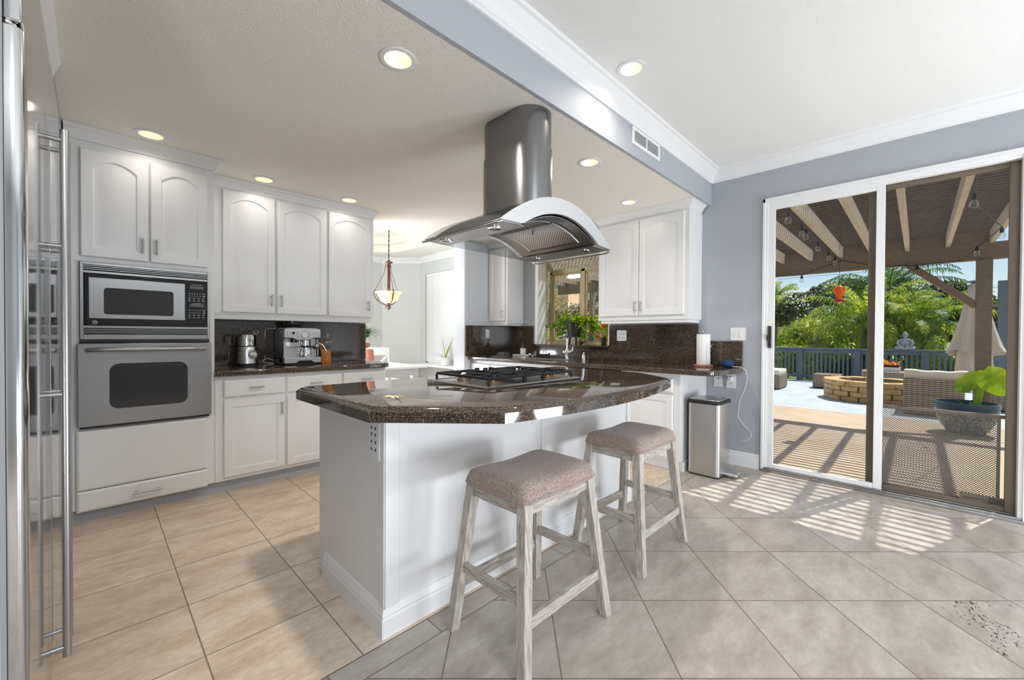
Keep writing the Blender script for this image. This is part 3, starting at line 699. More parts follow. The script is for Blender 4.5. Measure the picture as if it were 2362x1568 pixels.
# ---------------------------------------------------------------- refrigerator
FR = thing('refrigerator', 'tall stainless steel side-by-side refrigerator at the left edge', 'refrigerator', (-.4, 1.98, 0))
MB().box(-.78, 1.362, .03, -.155, 2.605, 2.12).build('body', 'ss_dark', FR, bevel=.003)
def fridge_door(y0, y1, dent):
    poly = [(-.152, y0), (-.122, y0)]+[(-.122+.022*math.sin(q), y0+.022*(1-math.cos(q))) for q in (PI/2*k/8 for k in range(1, 9))]+[(-.100, (y0+y1)/2)]
    poly += [(-.122+.022*math.cos(q), y1-.022+.022*math.sin(q)) for q in (PI/2*k/8 for k in range(0, 9))]+[(-.152, y1)]
    return MB().prism(poly, .09, 1.825).build('door', 'ss_mirror', FR, bevel=.004, angle=50)
d1 = fridge_door(1.352, 1.986, True); d2 = fridge_door(1.996, 2.612, False)
MB().box(-.155, 1.356, 1.835, -.105, 2.610, 2.12).build('top_panel', 'ss_mirror', FR, bevel=.004)
MB().box(-.155, 1.36, .0, -.125, 2.60, .085).build('kick_plate', 'black', FR)
hg = MB(); hg.lathe([(0, 1.826), (.016, 1.826), (.016, 1.829), (.013, 1.831), (.013, 1.834), (0, 1.834)], (-.128, 1.372, 0)); hg.build('hinge', 'chrome', FR)
for y, par in ((1.935, d1), (2.052, d2)):
    h = MB(); h.cyl((-.066, y, .145), (-.066, y, 1.822), .0105, n=20)
    for z in (.175, .985, 1.455, 1.79): h.cyl((-.100, y, z), (-.066, y, z), .0075, n=14)
    h.build('handle', 'nickel', par)

# ---------------------------------------------------------------- wall oven
OV = thing('wall_oven', 'stainless steel wall oven with dark window below the microwave', 'oven', (.256, 3.8, .6))
MB().box(-.060, 3.665, .592, .574, 4.19, 1.126).build('body', 'black', OV)
dr = MB(A).prism([(-.076, .606), (.588, .606), (.588, 1.118), (-.076, 1.118)], .006, .040, 'y').build('door', 'ss_dark', OV, bevel=.004)
dr.data.materials[0] = M['ss']
P = rrect(.063, .705, .452, .985, .045, 8)
P = [(x, z+(.012*(1-((x-.2575)/.195)**2) if z > .9 else 0)) for x, z in P]
MB(A).prism(P, .039, .0415, 'y').build('window', 'glass_dark', dr)
h = MB(A); path = [(-.035, .040, 1.078), (-.033, .066, 1.078), (0, .082, 1.08)]+[(u, .085, 1.08) for u in (.05, .2575, .46)]+[(.515, .082, 1.08), (.548, .066, 1.078), (.55, .040, 1.078)]
h.tube(path, [.010]+[.013]*7+[.010], 12); h.build('handle', 'ss', dr)
MB(A).box(-.066, .002, 1.119, .578, .02, 1.131).build('vent_strip', 'black', OV)
MB(A).box(-.066, .002, .593, .578, .025, .605).build('bottom_strip', 'black', OV)
# ---------------------------------------------------------------- microwave
MW = thing('microwave', 'built-in stainless steel microwave with black surround above the oven', 'microwave', (.256, 3.8, 1.145))
MB().box(-.055, 3.665, 1.150, .565, 4.1, 1.612).build('body', 'black', MW)
tk = MB(A); tk.box(-.064, .002, 1.144, -.048, .024, 1.618); tk.box(.566, .002, 1.144, .580, .024, 1.618); tk.build('trim_kit', 'ss', MW, bevel=.002)
for name, z0, n in (('top_vent', 1.556, 3), ('bottom_vent', 1.144, 4)):
    g = MB(A)
    if n == 3: g.box(-.048, .002, 1.604, .566, .022, 1.618); g.box(-.048, .002, 1.553, .566, .022, 1.566)
    else: g.box(-.048, .002, 1.144, .566, .022, 1.173); g.box(-.048, .002, 1.217, .566, .022, 1.228)
    zz = [1.572+.0105*i for i in range(3)] if n == 3 else [1.179+.0105*i for i in range(4)]
    for z in zz: g.box(-.048, .004, z+.003, .566, .020, z+.0068)
    o = g.build(name, 'ss', MW)
    MB(A).box(-.047, .001, (1.566 if n == 3 else 1.173), .565, .006, (1.604 if n == 3 else 1.217)).build('grille_back', 'black', o)
fr = MB(A).prism([(-.046, 1.230), (.565, 1.230), (.565, 1.551), (-.046, 1.551)], .002, .024, 'y').build('front_frame', 'black', MW, bevel=.004)
md = MB(A).prism([(-.027, 1.272), (.441, 1.272), (.441, 1.527), (-.027, 1.527)], .022, .030, 'y').build('door', 'ss', MW, bevel=.003)
P = [(x, z+(.022*(1-((x-.208)/.17)**2) if z > 1.4 else 0)) for x, z in rrect(.040, 1.300, .378, 1.462, .014, 6)]
MB(A).prism(P, .029, .0315, 'y').build('window', 'glass_dark', md)
cpn = MB(A).box(.455, .022, 1.240, .560, .027, 1.54).build('control_panel', 'black', MW, bevel=.002)
for z in (1.495, 1.370): MB(A).box(.468, .0265, z, .545, .0275, z+.020).build('display', pbr('grey_display', (.10, .10, .10), .3), cpn)
kp = MB(A)
for rows, top in (((5, 5, 4, 4), 1.462), ((5, 5, 4, 4), 1.345)):
    for r, n in enumerate(rows):
        for k in range(n):
            u = .464+(.060 if n == 5 else .078)*k/(n-1); z = top-.0165*r; ww = .003 if n == 5 else .006
            kp.box(u-ww, .0268, z-.003, u+ww, .0276, z+.002)
    for r in range(2): kp.box(.540, .0268, top-.0165*r-.004, .553, .0276, top-.0165*r+.003)
kp.build('keypad_marks', pbr('keypad_print', (.45, .45, .45), .5), cpn)
text('panel_text', 'Microwave Oven', (.508, 3.6225, 1.524), .009, FACE_NY, 'plate', cpn); text('panel_text', 'Lower Oven', (.508, 3.6225, 1.394), .009, FACE_NY, 'plate', cpn)
lg = MB(A); lg.lathe([(.0115, 0), (.0095, 0), (.0095, .001), (.0115, .001)], n=24)
lgo = MB(); lgo.lathe([(.0095, -.0006), (.0115, -.0006), (.0115, .0006), (.0095, .0006), (.0095, -.0006)], n=28)
lgo.v = [Vector((p.x+.001, 3.6255-p.z, p.y+1.249)) for p in lgo.v]; lgo.build('logo_ring', 'plate', MW)
text('logo', 'GE', (.001, 3.6252, 1.249), .012, FACE_NY, 'plate', MW)

# ---------------------------------------------------------------- island
IS = thing('kitchen_island', 'white panelled kitchen island base', 'kitchen island', (1.74, 1.8, 0))
m = MB(); m.box(.792, 1.478, .0, 2.70, 2.14, .859)
m.build('body', 'white', IS, bevel=.002)
MB().box(.788, 1.470, .10, .855, 1.480, .859).box(.785, 1.470, .10, .794, 1.50, .859).build('corner_trim', 'white', IS, bevel=.002)
MB().box(1.728, 1.470, .10, 1.772, 1.480, .859).build('seam_trim', 'white', IS, bevel=.002)
MB().box(2.66, 1.468, .10, 2.704, 1.480, .859).build('corner_trim', 'white', IS, bevel=.002)
BB2 = [(0, 0), (.018, 0), (.018, .070), (.014, .078), (.016, .086), (.010, .100), (.006, .112), (0, .115)]
bb = MB(); 
def ring(o, z): return [(.792-o, 2.06, z), (.792-o, 1.478-o, z), (2.70+o, 1.478-o, z), (2.70+o, 2.06, z)]
bb.loops([ring(o, z) for o, z in BB2], False, False, closed=False); bb.build('baseboard', 'trim', IS, angle=20)
ol = MB().prism(rrect(1.502, .680, 1.592, .835, .006), .781, .788, 'x').build('outlet_plate', 'plate', IS)
q = MB()
for z in (.722, .752, .782, .808): q.box(.7795, 1.525, z-.006, .7815, 1.533, z+.006); q.box(.7795, 1.558, z-.006, .7815, 1.566, z+.006)
q.build('outlet_slots', 'slot', ol)
# worktop with bowed front
arc = []
P0, P1, P2 = Vector((1.045, 1.065)), Vector((1.80, .905)), Vector((2.565, 1.115))
for k in range(1, 20):
    t = k/20; arc.append(tuple(P0*(1-t)**2+P1*2*t*(1-t)+P2*t*t))
ip = [(.702, 2.20), (.700, 1.425), (1.045, 1.065)]+arc+[(2.565, 1.115), (2.60, 1.16), (2.78, 1.40), (2.81, 1.46), (2.81, 2.24), (.76, 2.24)]
def inset(poly, d):
    n = len(poly); out = []
    for i in range(n):
        p, a, b_ = Vector(poly[i]), Vector(poly[i-1]), Vector(poly[(i+1) % n])
        e1, e2 = (p-a).normalized(), (b_-p).normalized(); n1, n2 = Vector((-e1.y, e1.x)), Vector((-e2.y, e2.x))
        nn = (n1+n2).normalized(); out.append(tuple(p+nn*d/max(.5, nn.dot(n1))))
    return out
tp = MB(); L = [[(x, y, .859) for x, y in ip], [(x, y, .897) for x, y in ip], [(x, y, .902) for x, y in inset(ip, .004)], [(x, y, .914) for x, y in inset(ip, .020)], [(x, y, .916) for x, y in inset(ip, .026)]]
tp.loops(L)
tag(tp.build('island_worktop', 'granite', angle=25), 'polished brown granite island worktop with bowed front edge', 'countertop')

# ---------------------------------------------------------------- cooktop
CK = thing('gas_cooktop', 'stainless steel gas cooktop set into the island worktop', 'cooktop', (1.73, 1.75, .9165))
def pl(i, z): return [(1.345+i, 1.49+i, z), (2.115-i, 1.49+i, z), (2.115-i, 2.01-i, z), (1.345+i, 2.01-i, z)]
MB().loops([pl(0, .9165), pl(-.002, .921), pl(.006, .928), pl(.026, .929), pl(.034, .924)]).build('rim_tray', 'ss', CK, angle=20)
def burner(x, y, r):
    b = MB(); b.lathe([(0, .924), (r*1.25, .924), (r*1.2, .932), (r*.9, .936), (r*.9, .941), (0, .941)], (x, y, 0), 20); o = b.build('burner', 'flame_bronze', CK)
    MB().lathe([(0, .941), (r*.82, .941), (r*.82, .948), (r*.7, .951), (0, .951)], (x, y, 0), 20).build('burner_cap', 'iron', o)
bs = [(1.50, 1.62), (1.50, 1.87), (1.955, 1.62), (1.955, 1.87)]
for (x, y), r in zip(bs, (.038, .032, .042, .034)): burner(x, y, r)
def grate(x0, x1, y0, y1, cs, full=True):
    g = MB(); z = .962; t = .011
    for a, b_ in (((x0, y0), (x1, y0)), ((x1, y0), (x1, y1)), ((x1, y1), (x0, y1)), ((x0, y1), (x0, y0))): g.bar((*a, z), (*b_, z), t, .014)
    ym = (y0+y1)/2
    g.bar((x0, ym, z), (x1, ym, z), t, .014)
    for cx, cy in cs:
        for dx, dy in ((1, 0), (-1, 0), (0, 1), (0, -1)):
            ex = x1 if dx > 0 else x0 if dx < 0 else cx; ya, yb = (y0, ym) if cy < ym else (ym, y1)
            ey = yb if dy > 0 else ya if dy < 0 else cy
            g.bar((cx+dx*.025, cy+dy*.025, z+.003), (ex, ey, z), t*.9, .016)
    if not cs:
        for k in range(1, 4): g.bar((x0+(x1-x0)*k/4, y0, z), (x0+(x1-x0)*k/4, y1, z), t*.8, .014)
    for x in (x0, x1):
        for y in (y0, y1): g.box(x-.006, y-.006, .9285, x+.006, y+.006, .957)
    return g.build('grate', 'iron', CK, bevel=.002)
grate(1.385, 1.645, 1.528, 1.975, bs[:2]); grate(1.653, 1.80, 1.528, 1.86, []); grate(1.808, 2.072, 1.528, 1.975, bs[2:])
for i, (x, y) in enumerate(((1.60, 1.992), (1.69, 1.935), (1.75, 1.945), (1.80, 1.985))):
    pass
bz = MB(); bz.lathe([(0, .929), (.075, .929), (.07, .934), (.05, .9375), (0, .938)], (1.727, 1.935, 0), 24); bz.build('knob_bezel', 'ss', CK)
for x, y in ((1.672, 1.955), (1.715, 1.925), (1.755, 1.915), (1.778, 1.945)):
    k = MB(); k.cyl((x, y, .937), (x, y, .962), .008, n=12); k.cyl((x, y, .957), (x, y, .968), .0165, .0155, n=18); k.bar((x-.016, y, .972), (x+.016, y, .972), .008, .012); k.build('knob', 'iron', CK, bevel=.001)

# ---------------------------------------------------------------- range hood
HD = thing('range_hood', 'curved stainless steel island range hood hanging from the ceiling', 'range hood', (1.73, 1.68, 1.70))
def stadium(cx, y0, y1, r, n=14):
    return [(cx+r*math.cos(q), y0+r+r*math.sin(q)) for q in (PI+PI*k/n for k in range(n+1))]+[(cx+r*math.cos(q), y1-r+r*math.sin(q)) for q in (PI*k/n for k in range(n+1))]
MB().prism(stadium(1.755, 1.475, 1.925, .122), 2.225, 2.437).build('upper_flue', 'ss_dark', HD, angle=40)
MB().prism(stadium(1.755, 1.468, 1.932, .127), 1.83, 2.228).build('lower_flue', 'ss_dark', HD, angle=40, bevel=.001)
HX0, HX1, HY0, HY1 = 1.275, 2.19, 1.325, 1.965
def arcp(x0, x1, z0, rise, n=28):
    return [(x0+(x1-x0)*k/n, z0+rise*(1-(2*k/n-1)**2)) for k in range(n+1)]
up_, lo_ = arcp(HX0, HX1, 1.702, .190), arcp(HX0, HX1, 1.698, .186)
MB().prism(up_+lo_[::-1], HY0+.004, HY1, 'y').build('canopy_glass', 'glass_smoke', HD, angle=30)
cz = arcp(HX0+.004, HX1-.004, 1.699, .186); ci = arcp(HX0+.004, HX1-.004, 1.697, .172)
vault = MB().prism(cz+ci[::-1], HY0+.03, HY1-.10, 'y').build('canopy', 'ss_dark', HD, angle=30)
lo2 = arcp(1.425, 2.045, 1.712, .098, 22)
MB().prism(arcp(HX0, HX1, 1.702, .189)+[(HX1, 1.700), (2.06, 1.706)]+lo2[::-1]+[(1.41, 1.706), (HX0, 1.700)], HY0, HY0+.02, 'y').build('front_fascia', 'ss_satin', HD, angle=30)
MB().prism(arcp(HX0+.03, HX1-.03, 1.706, .176)+lo2[::-1], HY1-.10, HY1-.085, 'y').build('rear_fascia', 'ss_dark', HD, angle=30)
for xa, xb in ((1.285, 1.44), (2.03, 2.18)): MB().box(xa, HY0+.02, 1.699, xb, HY1-.02, 1.709).build('lamp_panel', 'ss', HD, bevel=.002)
az = lambda x: 1.709+.088*(1-((x-1.735)/.297)**2)
xs_ = [1.44+.59*k/20 for k in range(21)]
MB().prism([(x, az(x)) for x in xs_]+[(x, az(x)+.005) for x in xs_[::-1]], HY0+.02, HY1-.06, 'y').build('inner_panel', 'ss_dark', HD, angle=50)
for xa, xb in ((1.478, 1.726), (1.744, 1.992)):
    xf = [xa+(xb-xa)*k/8 for k in range(9)]
    fo = MB().prism([(x, az(x)-.005) for x in xf]+[(x, az(x)-.001) for x in xf[::-1]], 1.43, 1.80, 'y').build('grease_filter', 'filter', HD, angle=50)
    fe = MB()
    for y in (1.425, 1.805): fe.tube([(x, y, az(x)-.004) for x in xf], .0055, 6)
    for x in (xa, xb): fe.bar((x, 1.42, az(x)-.004), (x, 1.81, az(x)-.004), .010, .008)
    fe.build('filter_frame', 'ss', fo)
    MB().cyl((xa+.06, 1.615, az(xa+.06)), (xa+.06, 1.615, az(xa+.06)-.022), .004, n=8).build('filter_latch', 'iron', fo)
for x, y in ((1.355, 1.46), (1.355, 1.85), (2.105, 1.46), (2.105, 1.85)):
    a = MB(); a.lathe([(.022, 1.699), (.036, 1.699), (.036, 1.695), (.022, 1.694)], (x, y, 0), 24); o = a.build('hood_lamp', 'chrome', HD)
    MB().lathe([(0, 1.6955), (.022, 1.6955), (.022, 1.699), (0, 1.699)], (x, y, 0), 20).build('lamp_glass', M['ss_dark'], o)
for x in (HX0-.012, HX1+.012):
    r_ = MB(); s2 = 1 if x > 1.7 else -1
    r_.tube([(x-s2*.03, HY0+.015, 1.700), (x-s2*.005, HY0+.02, 1.690), (x, HY0+.06, 1.686), (x, HY1-.06, 1.686), (x-s2*.005, HY1-.02, 1.690), (x-s2*.03, HY1-.015, 1.700)], .0045, 10); r_.build('towel_rail', 'nickel', HD)
MB().prism(arcp(1.42, 2.05, 1.712, .098, 20)+[(2.15, 1.700), (1.31, 1.700)], HY1-.012, HY1-.007, 'y').build('rear_glass', 'glass_smoke', HD)

# ---------------------------------------------------------------- bar stools
def make_stool(loc, label):
    S = thing('bar_stool', label, 'stool', loc, 'stools at the island')
    X_, Y_, Z_ = loc
    hx, hy, n1, n2 = .232, .175, 28, 22
    def pos(i, j, top):
        u, v = 2*i/n1-1, 2*j/n2-1
        x, y = u*hx, v*hy
        cr = .035
        ax, ay = abs(x)-(hx-cr), abs(y)-(hy-cr)
        if ax > 0 and ay > 0:
            d = math.hypot(ax, ay); m = max(ax, ay)
            x = math.copysign(hx-cr+ax*m/d, x); y = math.copysign(hy-cr+ay*m/d, y)
        sad = .024*u*u
        if top:
            e = max(0, 1-abs(u)**5)**.42*max(0, 1-abs(v)**5)**.42
            return (X_+x*(.97+.03*e), Y_+y*(.97+.03*e), Z_+.596+.010*u*u+e*(.052+sad*.75))
        return (X_+x*.97, Y_+y*.97, Z_+.588)
    seat = MB(); vs = []; fs = []
    for top in (1, 0):
        for j in range(n2+1):
            for i in range(n1+1): vs.append(pos(i, j, top))
    W_ = n1+1; O_ = W_*(n2+1)
    for j in range(n2):
        for i in range(n1):
            a = j*W_+i; fs.append((a, a+1, a+1+W_, a+W_)); fs.append((O_+a, O_+a+W_, O_+a+1+W_, O_+a+1))
    for i in range(n1): fs.append((i, O_+i, O_+i+1, i+1)); a = n2*W_+i; fs.append((a+1, O_+a+1, O_+a, a))
    for j in range(n2): a = j*W_; fs.append((a+W_, O_+a+W_, O_+a, a)); b = j*W_+n1; fs.append((b, O_+b, O_+b+W_, b+W_))
    seat.add(vs, fs); so = seat.build('seat', 'fabric', S, angle=60)
    pp = MB(); pp.tube([Vector(pos(i, 0, 0))+Vector((0, 0, .008)) for i in range(n1+1)]+[Vector(pos(n1, j, 0))+Vector((0, 0, .008)) for j in range(n2+1)]+[Vector(pos(n1-i, n2, 0))+Vector((0, 0, .008)) for i in range(n1+1)]+[Vector(pos(0, n2-j, 0))+Vector((0, 0, .008)) for j in range(n2+1)], .0035, 6); pp.build('piping', 'fabric', so)
    legs = {}
    for sx in (-1, 1):
        for sy in (-1, 1):
            t = Vector((X_+sx*.192, Y_+sy*.140, Z_+.588)); f_ = Vector((X_+sx*.252, Y_+sy*.196, Z_+0.0)); legs[sx, sy] = (t, f_)
            lm = MB(); a = .021; b = .0195
            q = lambda p, r: [(p.x-r, p.y-r, p.z), (p.x+r, p.y-r, p.z), (p.x+r, p.y+r, p.z), (p.x-r, p.y+r, p.z)]
            lm.loops([q(f_, b), q(t, a)]); lm.build('leg', 'stoolwood', S, bevel=.002)
    at = lambda k, z: legs[k][1].lerp(legs[k][0], z/.588)
    for (ka, kb), z, w_, h_, nm in ((((-1, -1), (1, -1)), .563, .022, .045, 'apron'), (((-1, 1), (1, 1)), .563, .022, .045, 'apron'), (((-1, -1), (-1, 1)), .563, .022, .045, 'apron'), (((1, -1), (1, 1)), .563, .022, .045, 'apron'),
                            (((-1, -1), (1, -1)), .185, .02, .042, 'stretcher'), (((-1, 1), (1, 1)), .185, .02, .042, 'stretcher'), (((-1, -1), (-1, 1)), .255, .02, .038, 'stretcher'), (((1, -1), (1, 1)), .255, .02, .038, 'stretcher')):
        pa, pb = at(ka, z), at(kb, z); d = (pb-pa).normalized()
        MB().bar(pa+d*.012, pb-d*.012, w_, h_).build(nm, 'stoolwood_h', S, bevel=.0015)
    return S
make_stool((1.262, 1.128, 0), 'whitewashed saddle stool with taupe fabric seat, nearest the camera')
make_stool((2.130, 1.150, 0), 'whitewashed saddle stool with taupe fabric seat, nearer the glass door')

# ---------------------------------------------------------------- trash can
TC = thing('trash_can', 'rectangular brushed steel pedal bin by the sliding door wall', 'trash can', (3.745, 1.285, 0))
MB().prism(rrect(3.60, 1.155, 3.89, 1.415, .035, 8), .012, .615).build('body', 'ss_can', TC, bevel=.004, angle=40)
MB().prism(rrect(3.603, 1.158, 3.887, 1.412, .033, 8), 0, .016).build('base_ring', 'rubber', TC)
ld = MB(); ld.prism(rrect(3.594, 1.149, 3.896, 1.421, .038, 8), .612, .642); ld.build('lid_rim', M['rubber'], TC, bevel=.006, angle=40)
MB().prism(rrect(3.606, 1.161, 3.884, 1.409, .032, 8), .640, .650).build('lid', 'ss_can', TC, bevel=.004, angle=40)
MB().box(3.70, 1.05, .018, 3.80, 1.16, .040).build('pedal', 'chrome', TC, bevel=.006)

# ---------------------------------------------------------------- milk frother
def ZC(x): return .9125
FX, FY, FZ = .915, 4.07, .9125
T = thing('milk_frother', 'steel electric milk frother with a black-handled jug on the left counter', 'milk frother', (FX, FY, FZ))
MB().lathe([(0, 0), (.077, 0), (.077, .020), (.073, .022), (.0, .022)], (FX, FY, FZ), 32).build('foot', 'rubber', T)
MB().lathe([(0, .021), (.075, .021), (.074, .035), (.071, .055), (.0695, .08), (.070, .13), (.069, .155), (.064, .163), (0, .163)], (FX, FY, FZ), 36).build('base', 'ss_can', T)
MB().lathe([(0, .163), (.060, .163), (.060, .170), (0, .170)], (FX, FY, FZ), 32).build('collar', 'rubber', T)
jg = MB().lathe([(0, .170), (.062, .170), (.063, .19), (.061, .255), (.063, .262), (.059, .262), (.057, .20), (0, .2)], (FX, FY, FZ), 36).build('jug', 'chrome', T)
MB().lathe([(0, .264), (.058, .264), (.060, .261), (.045, .272), (0, .274)], (FX, FY, FZ), 32).build('lid', 'ss_can', T)
MB().tube([(FX-.060, FY-.01, FZ+.258), (FX-.088, FY-.015, FZ+.258), (FX-.104, FY-.018, FZ+.24), (FX-.106, FY-.018, FZ+.20), (FX-.104, FY-.018, FZ+.178)], [.009, .010, .010, .010, .009], 10).build('jug_handle', 'rubber', jg)
rg = MB(); rg.tube([(FX+.062+.017*math.cos(q), FY, FZ+.285+.017*math.sin(q)) for q in (2*PI*k/18 for k in range(19))], .003, 6); rg.build('lid_ring', 'chrome', T)
dl = MB(); cx, cy, cz = FX+.010, FY-.071, FZ+.095
dl.cyl((cx+.012, cy+.004, cz), (cx+.014, cy-.004, cz), .036, n=28); dlo = dl.build('dial_plate', 'ss', T)
kn = MB(); kn.cyl((cx+.014, cy, cz), (cx+.018, cy-.018, cz), .022, .020, n=24); kn.build('dial_knob', 'chrome', dlo)
tk = MB()
for k in range(16):
    q = 2*PI*k/16; tk.box(cx+.012+.030*math.cos(q)-.002, cy-.0056, cz+.030*math.sin(q)-.002, cx+.012+.030*math.cos(q)+.002, cy-.003, cz+.030*math.sin(q)+.002)
tk.build('dial_marks', 'slot', dlo)

# ---------------------------------------------------------------- espresso machine (front faces the room)
EX0, EX1, EY0, EY1, EZ = 1.165, 1.465, 3.925, 4.215, .9125
T = thing('espresso_machine', 'stainless steel espresso machine with bean hopper on the left counter', 'espresso machine', ((EX0+EX1)/2, 4.07, EZ))
b = MB(); b.box(EX0+.003, EY0+.10, EZ+.005, EX1-.003, EY1, EZ+.30); b.box(EX0, EY0+.02, EZ+.215, EX0+.006, EY1, EZ+.315); b.build('body', 'ss_can', T, bevel=.006)
MB().box(EX0-.004, EY0+.05, EZ+.004, EX0+.002, EY1+.004, EZ+.312).build('side_panel', 'black', T, bevel=.004)
MB().box(EX1-.002, EY0+.05, EZ+.004, EX1+.004, EY1+.004, EZ+.312).build('side_panel', 'black', T, bevel=.004)
MB().prism([(EY0+.015, EZ), (EY1, EZ), (EY1, EZ+.03), (EY0+.012, EZ+.03)], EX0+.01, EX1-.01, 'x').build('base', 'rubber', T)
dt = MB(); dt.prism([(EX0-.004, EZ+.010), (EX0+.09, EZ+.010), (EX0+.115, EZ+.030), (EX1-.085, EZ+.030), (EX1-.06, EZ+.010), (EX1+.004, EZ+.010), (EX1+.004, EZ+.062), (EX0-.004, EZ+.062)], EY0, EY0+.16, 'y'); dto = dt.build('drip_tray', 'ss_can', T, bevel=.005)
MB().box(EX0+.02, EY0+.012, EZ+.0615, EX1-.02, EY0+.12, EZ+.0635).build('drip_grate', 'ss', dto)
hp = MB(); hp.prism([(EX0-.004, EZ+.235), (EX0+.06, EZ+.235), (EX0+.10, EZ+.215), (EX1-.10, EZ+.215), (EX1-.06, EZ+.235), (EX1+.004, EZ+.235), (EX1+.002, EZ+.318), (EX0-.002, EZ+.318)], EY0+.012, EY0+.17, 'y'); hpo = hp.build('control_head', 'ss_can', T, bevel=.006)
for k, du in enumerate((-.108, -.068, -.030, .074, .108, .140)):
    x = (EX0+EX1)/2+du-.012
    c_ = MB(); c_.tube([(x+.0115*math.cos(q), EY0+.010, EZ+.280+.0115*math.sin(q)) for q in (2*PI*j/18 for j in range(19))], .0012, 5); c_.cyl((x, EY0+.012, EZ+.280), (x, EY0+.008, EZ+.280), .010, n=18)
    c_.build('button', 'black' if k == 1 else 'ss_can', hpo)
gx = (EX0+EX1)/2+.012
gg = MB(); gg.cyl((gx, EY0+.012, EZ+.262), (gx, EY0+.004, EZ+.262), .029, n=32); go = gg.build('pressure_gauge', 'ss', hpo)
MB().cyl((gx, EY0+.0042, EZ+.262), (gx, EY0+.003, EZ+.262), .024, n=32).build('gauge_face', 'plate', go)
text('logo', 'Breville', (gx, EY0+.0105, EZ+.305), .016, FACE_NY, 'ss_dark', hpo)
ds = MB()
for du in (-.055, -.038, .028, .045): ds.cyl((gx+du, EY0+.012, EZ+.243), (gx+du, EY0+.0105, EZ+.243), .003, n=10)
ds.build('indicator_dots', 'slot', hpo)
gh = MB(); gh.cyl(((EX0+.10), EY0+.085, EZ+.195), ((EX0+.10), EY0+.085, EZ+.236), .034, n=22); gh.build('grinder_outlet', 'black', T)
gd = MB(); gd.box(EX0+.060, EY0+.05, EZ+.155, EX0+.135, EY0+.11, EZ+.175); gd.box(EX0+.05, EY0+.06, EZ+.16, EX0+.075, EY0+.10, EZ+.20); gd.build('grinder_cradle', 'chrome', T, bevel=.003)
gr = MB(); gr.cyl((EX1-.105, EY0+.075, EZ+.165), (EX1-.105, EY0+.075, EZ+.222), .037, n=26); gr.build('group_head', 'chrome', T)
pf = MB(); pf.cyl((EX1-.105, EY0+.075, EZ+.150), (EX1-.105, EY0+.075, EZ+.172), .036, n=24); pf.tube([(EX1-.105, EY0+.04, EZ+.16), (EX1-.095, EY0-.02, EZ+.156), (EX1-.085, EY0-.085, EZ+.150)], [.010, .012, .014], 12); pf.build('portafilter', 'black', T)
sk = MB(); sk.cyl((EX1-.030, EY0+.03, EZ+.165), (EX1-.026, EY0+.012, EZ+.165), .017, n=20); sk.build('steam_knob', 'chrome', T)
sw = MB(); sw.tube([(EX1-.035, EY0+.05, EZ+.235), (EX1-.02, EY0+.02, EZ+.195), (EX1+.02, EY0, EZ+.17), (EX1+.05, EY0-.01, EZ+.11)], .0045, 8); sw.build('steam_wand', 'chrome', T)
MB().box(EX0+.02, EY0+.03, EZ+.316, EX1-.02, EY1-.01, EZ+.326).build('cup_tray', 'ss', T)
ho = MB(); ho.lathe([(0, .326), (.050, .326), (.052, .340), (.072, .356), (.076, .372), (.076, .378), (0, .380)], (EX0+.115, EY0+.17, EZ), 28); ho.build('bean_hopper', M['glass_dark'], T)
MB().lathe([(0, .378), (.078, .378), (.078, .386), (.03, .389), (0, .389)], (EX0+.115, EY0+.17, EZ), 28).build('hopper_lid', 'black', T)
MB().box(EX0-.0055, EY0+.075, EZ+.285, EX0-.0035, EY0+.125, EZ+.296).build('side_badge', 'plate', T)
EM = T
# jug on the drip tray
PX, PY, PZ = EX1-.105, EY0+.060, EZ+.0637
P_ = thing('milk_jug', 'small steel milk jug standing on the espresso machine drip tray', 'jug', (PX, PY, PZ))
MB().lathe([(0, 0), (.044, 0), (.045, .006), (.043, .05), (.035, .080), (.037, .088), (.034, .088), (.032, .080), (.040, .05), (.041, .01), (0, .008)], (PX, PY, PZ), 32).build('body', 'chrome', P_)
MB().tube([(PX-.036, PY-.005, PZ+.078), (PX-.062, PY-.01, PZ+.076), (PX-.066, PY-.01, PZ+.05), (PX-.052, PY-.008, PZ+.018), (PX-.042, PY-.005, PZ+.014)], .0035, 8).build('handle', 'chrome', P_)
# cord of the machine
c_ = MB(); c_.tube([(1.150, 4.20, .94), (1.12, 4.18, .955), (1.09, 4.19, .962), (1.06, 4.20, .945), (1.07, 4.205, .925), (1.11, 4.20, .919), (1.15, 4.20, .917)], .0035, 6)
c_.build('power_cord', 'cord', EM)

# ---------------------------------------------------------------- knife block
KX, KY, KZ = 1.555, 4.06, .9127
T = thing('knife_block', 'orange wooden knife block with pale-handled knives on the left counter', 'knife block', (KX, KY, KZ))
MB().prism([(KY-.045, KZ), (KY+.075, KZ), (KY+.085, KZ+.185), (KY+.045, KZ+.20), (KY-.045, KZ+.095)], KX-.05, KX+.038, 'x').build('block', 'block', T, bevel=.002)
MB().prism([(KY+.0, KZ), (KY+.09, KZ), (KY+.10, KZ+.19), (KY+.055, KZ+.205), (KY, KZ+.14)], KX-.095, KX-.0505, 'x').build('rear_block', 'block_dk', T, bevel=.002)
for k, (x, y, z, L_) in enumerate(((KX-.030, KY-.012, KZ+.125, .085), (KX-.006, KY-.012, KZ+.125, .085), (KX+.018, KY-.012, KZ+.125, .09), (KX+.005, KY+.045, KZ+.185, .10), (KX-.07, KY+.06, KZ+.195, .11))):
    d = Vector((.30, -.42, 1)).normalized(); p0 = Vector((x, y, z)); 
    kn = MB(); kn.bar(p0-d*.03, p0+d*L_, .013, .020, up=(1, 0, 0)); ko = kn.build('knife', 'ss_can', T, bevel=.003)

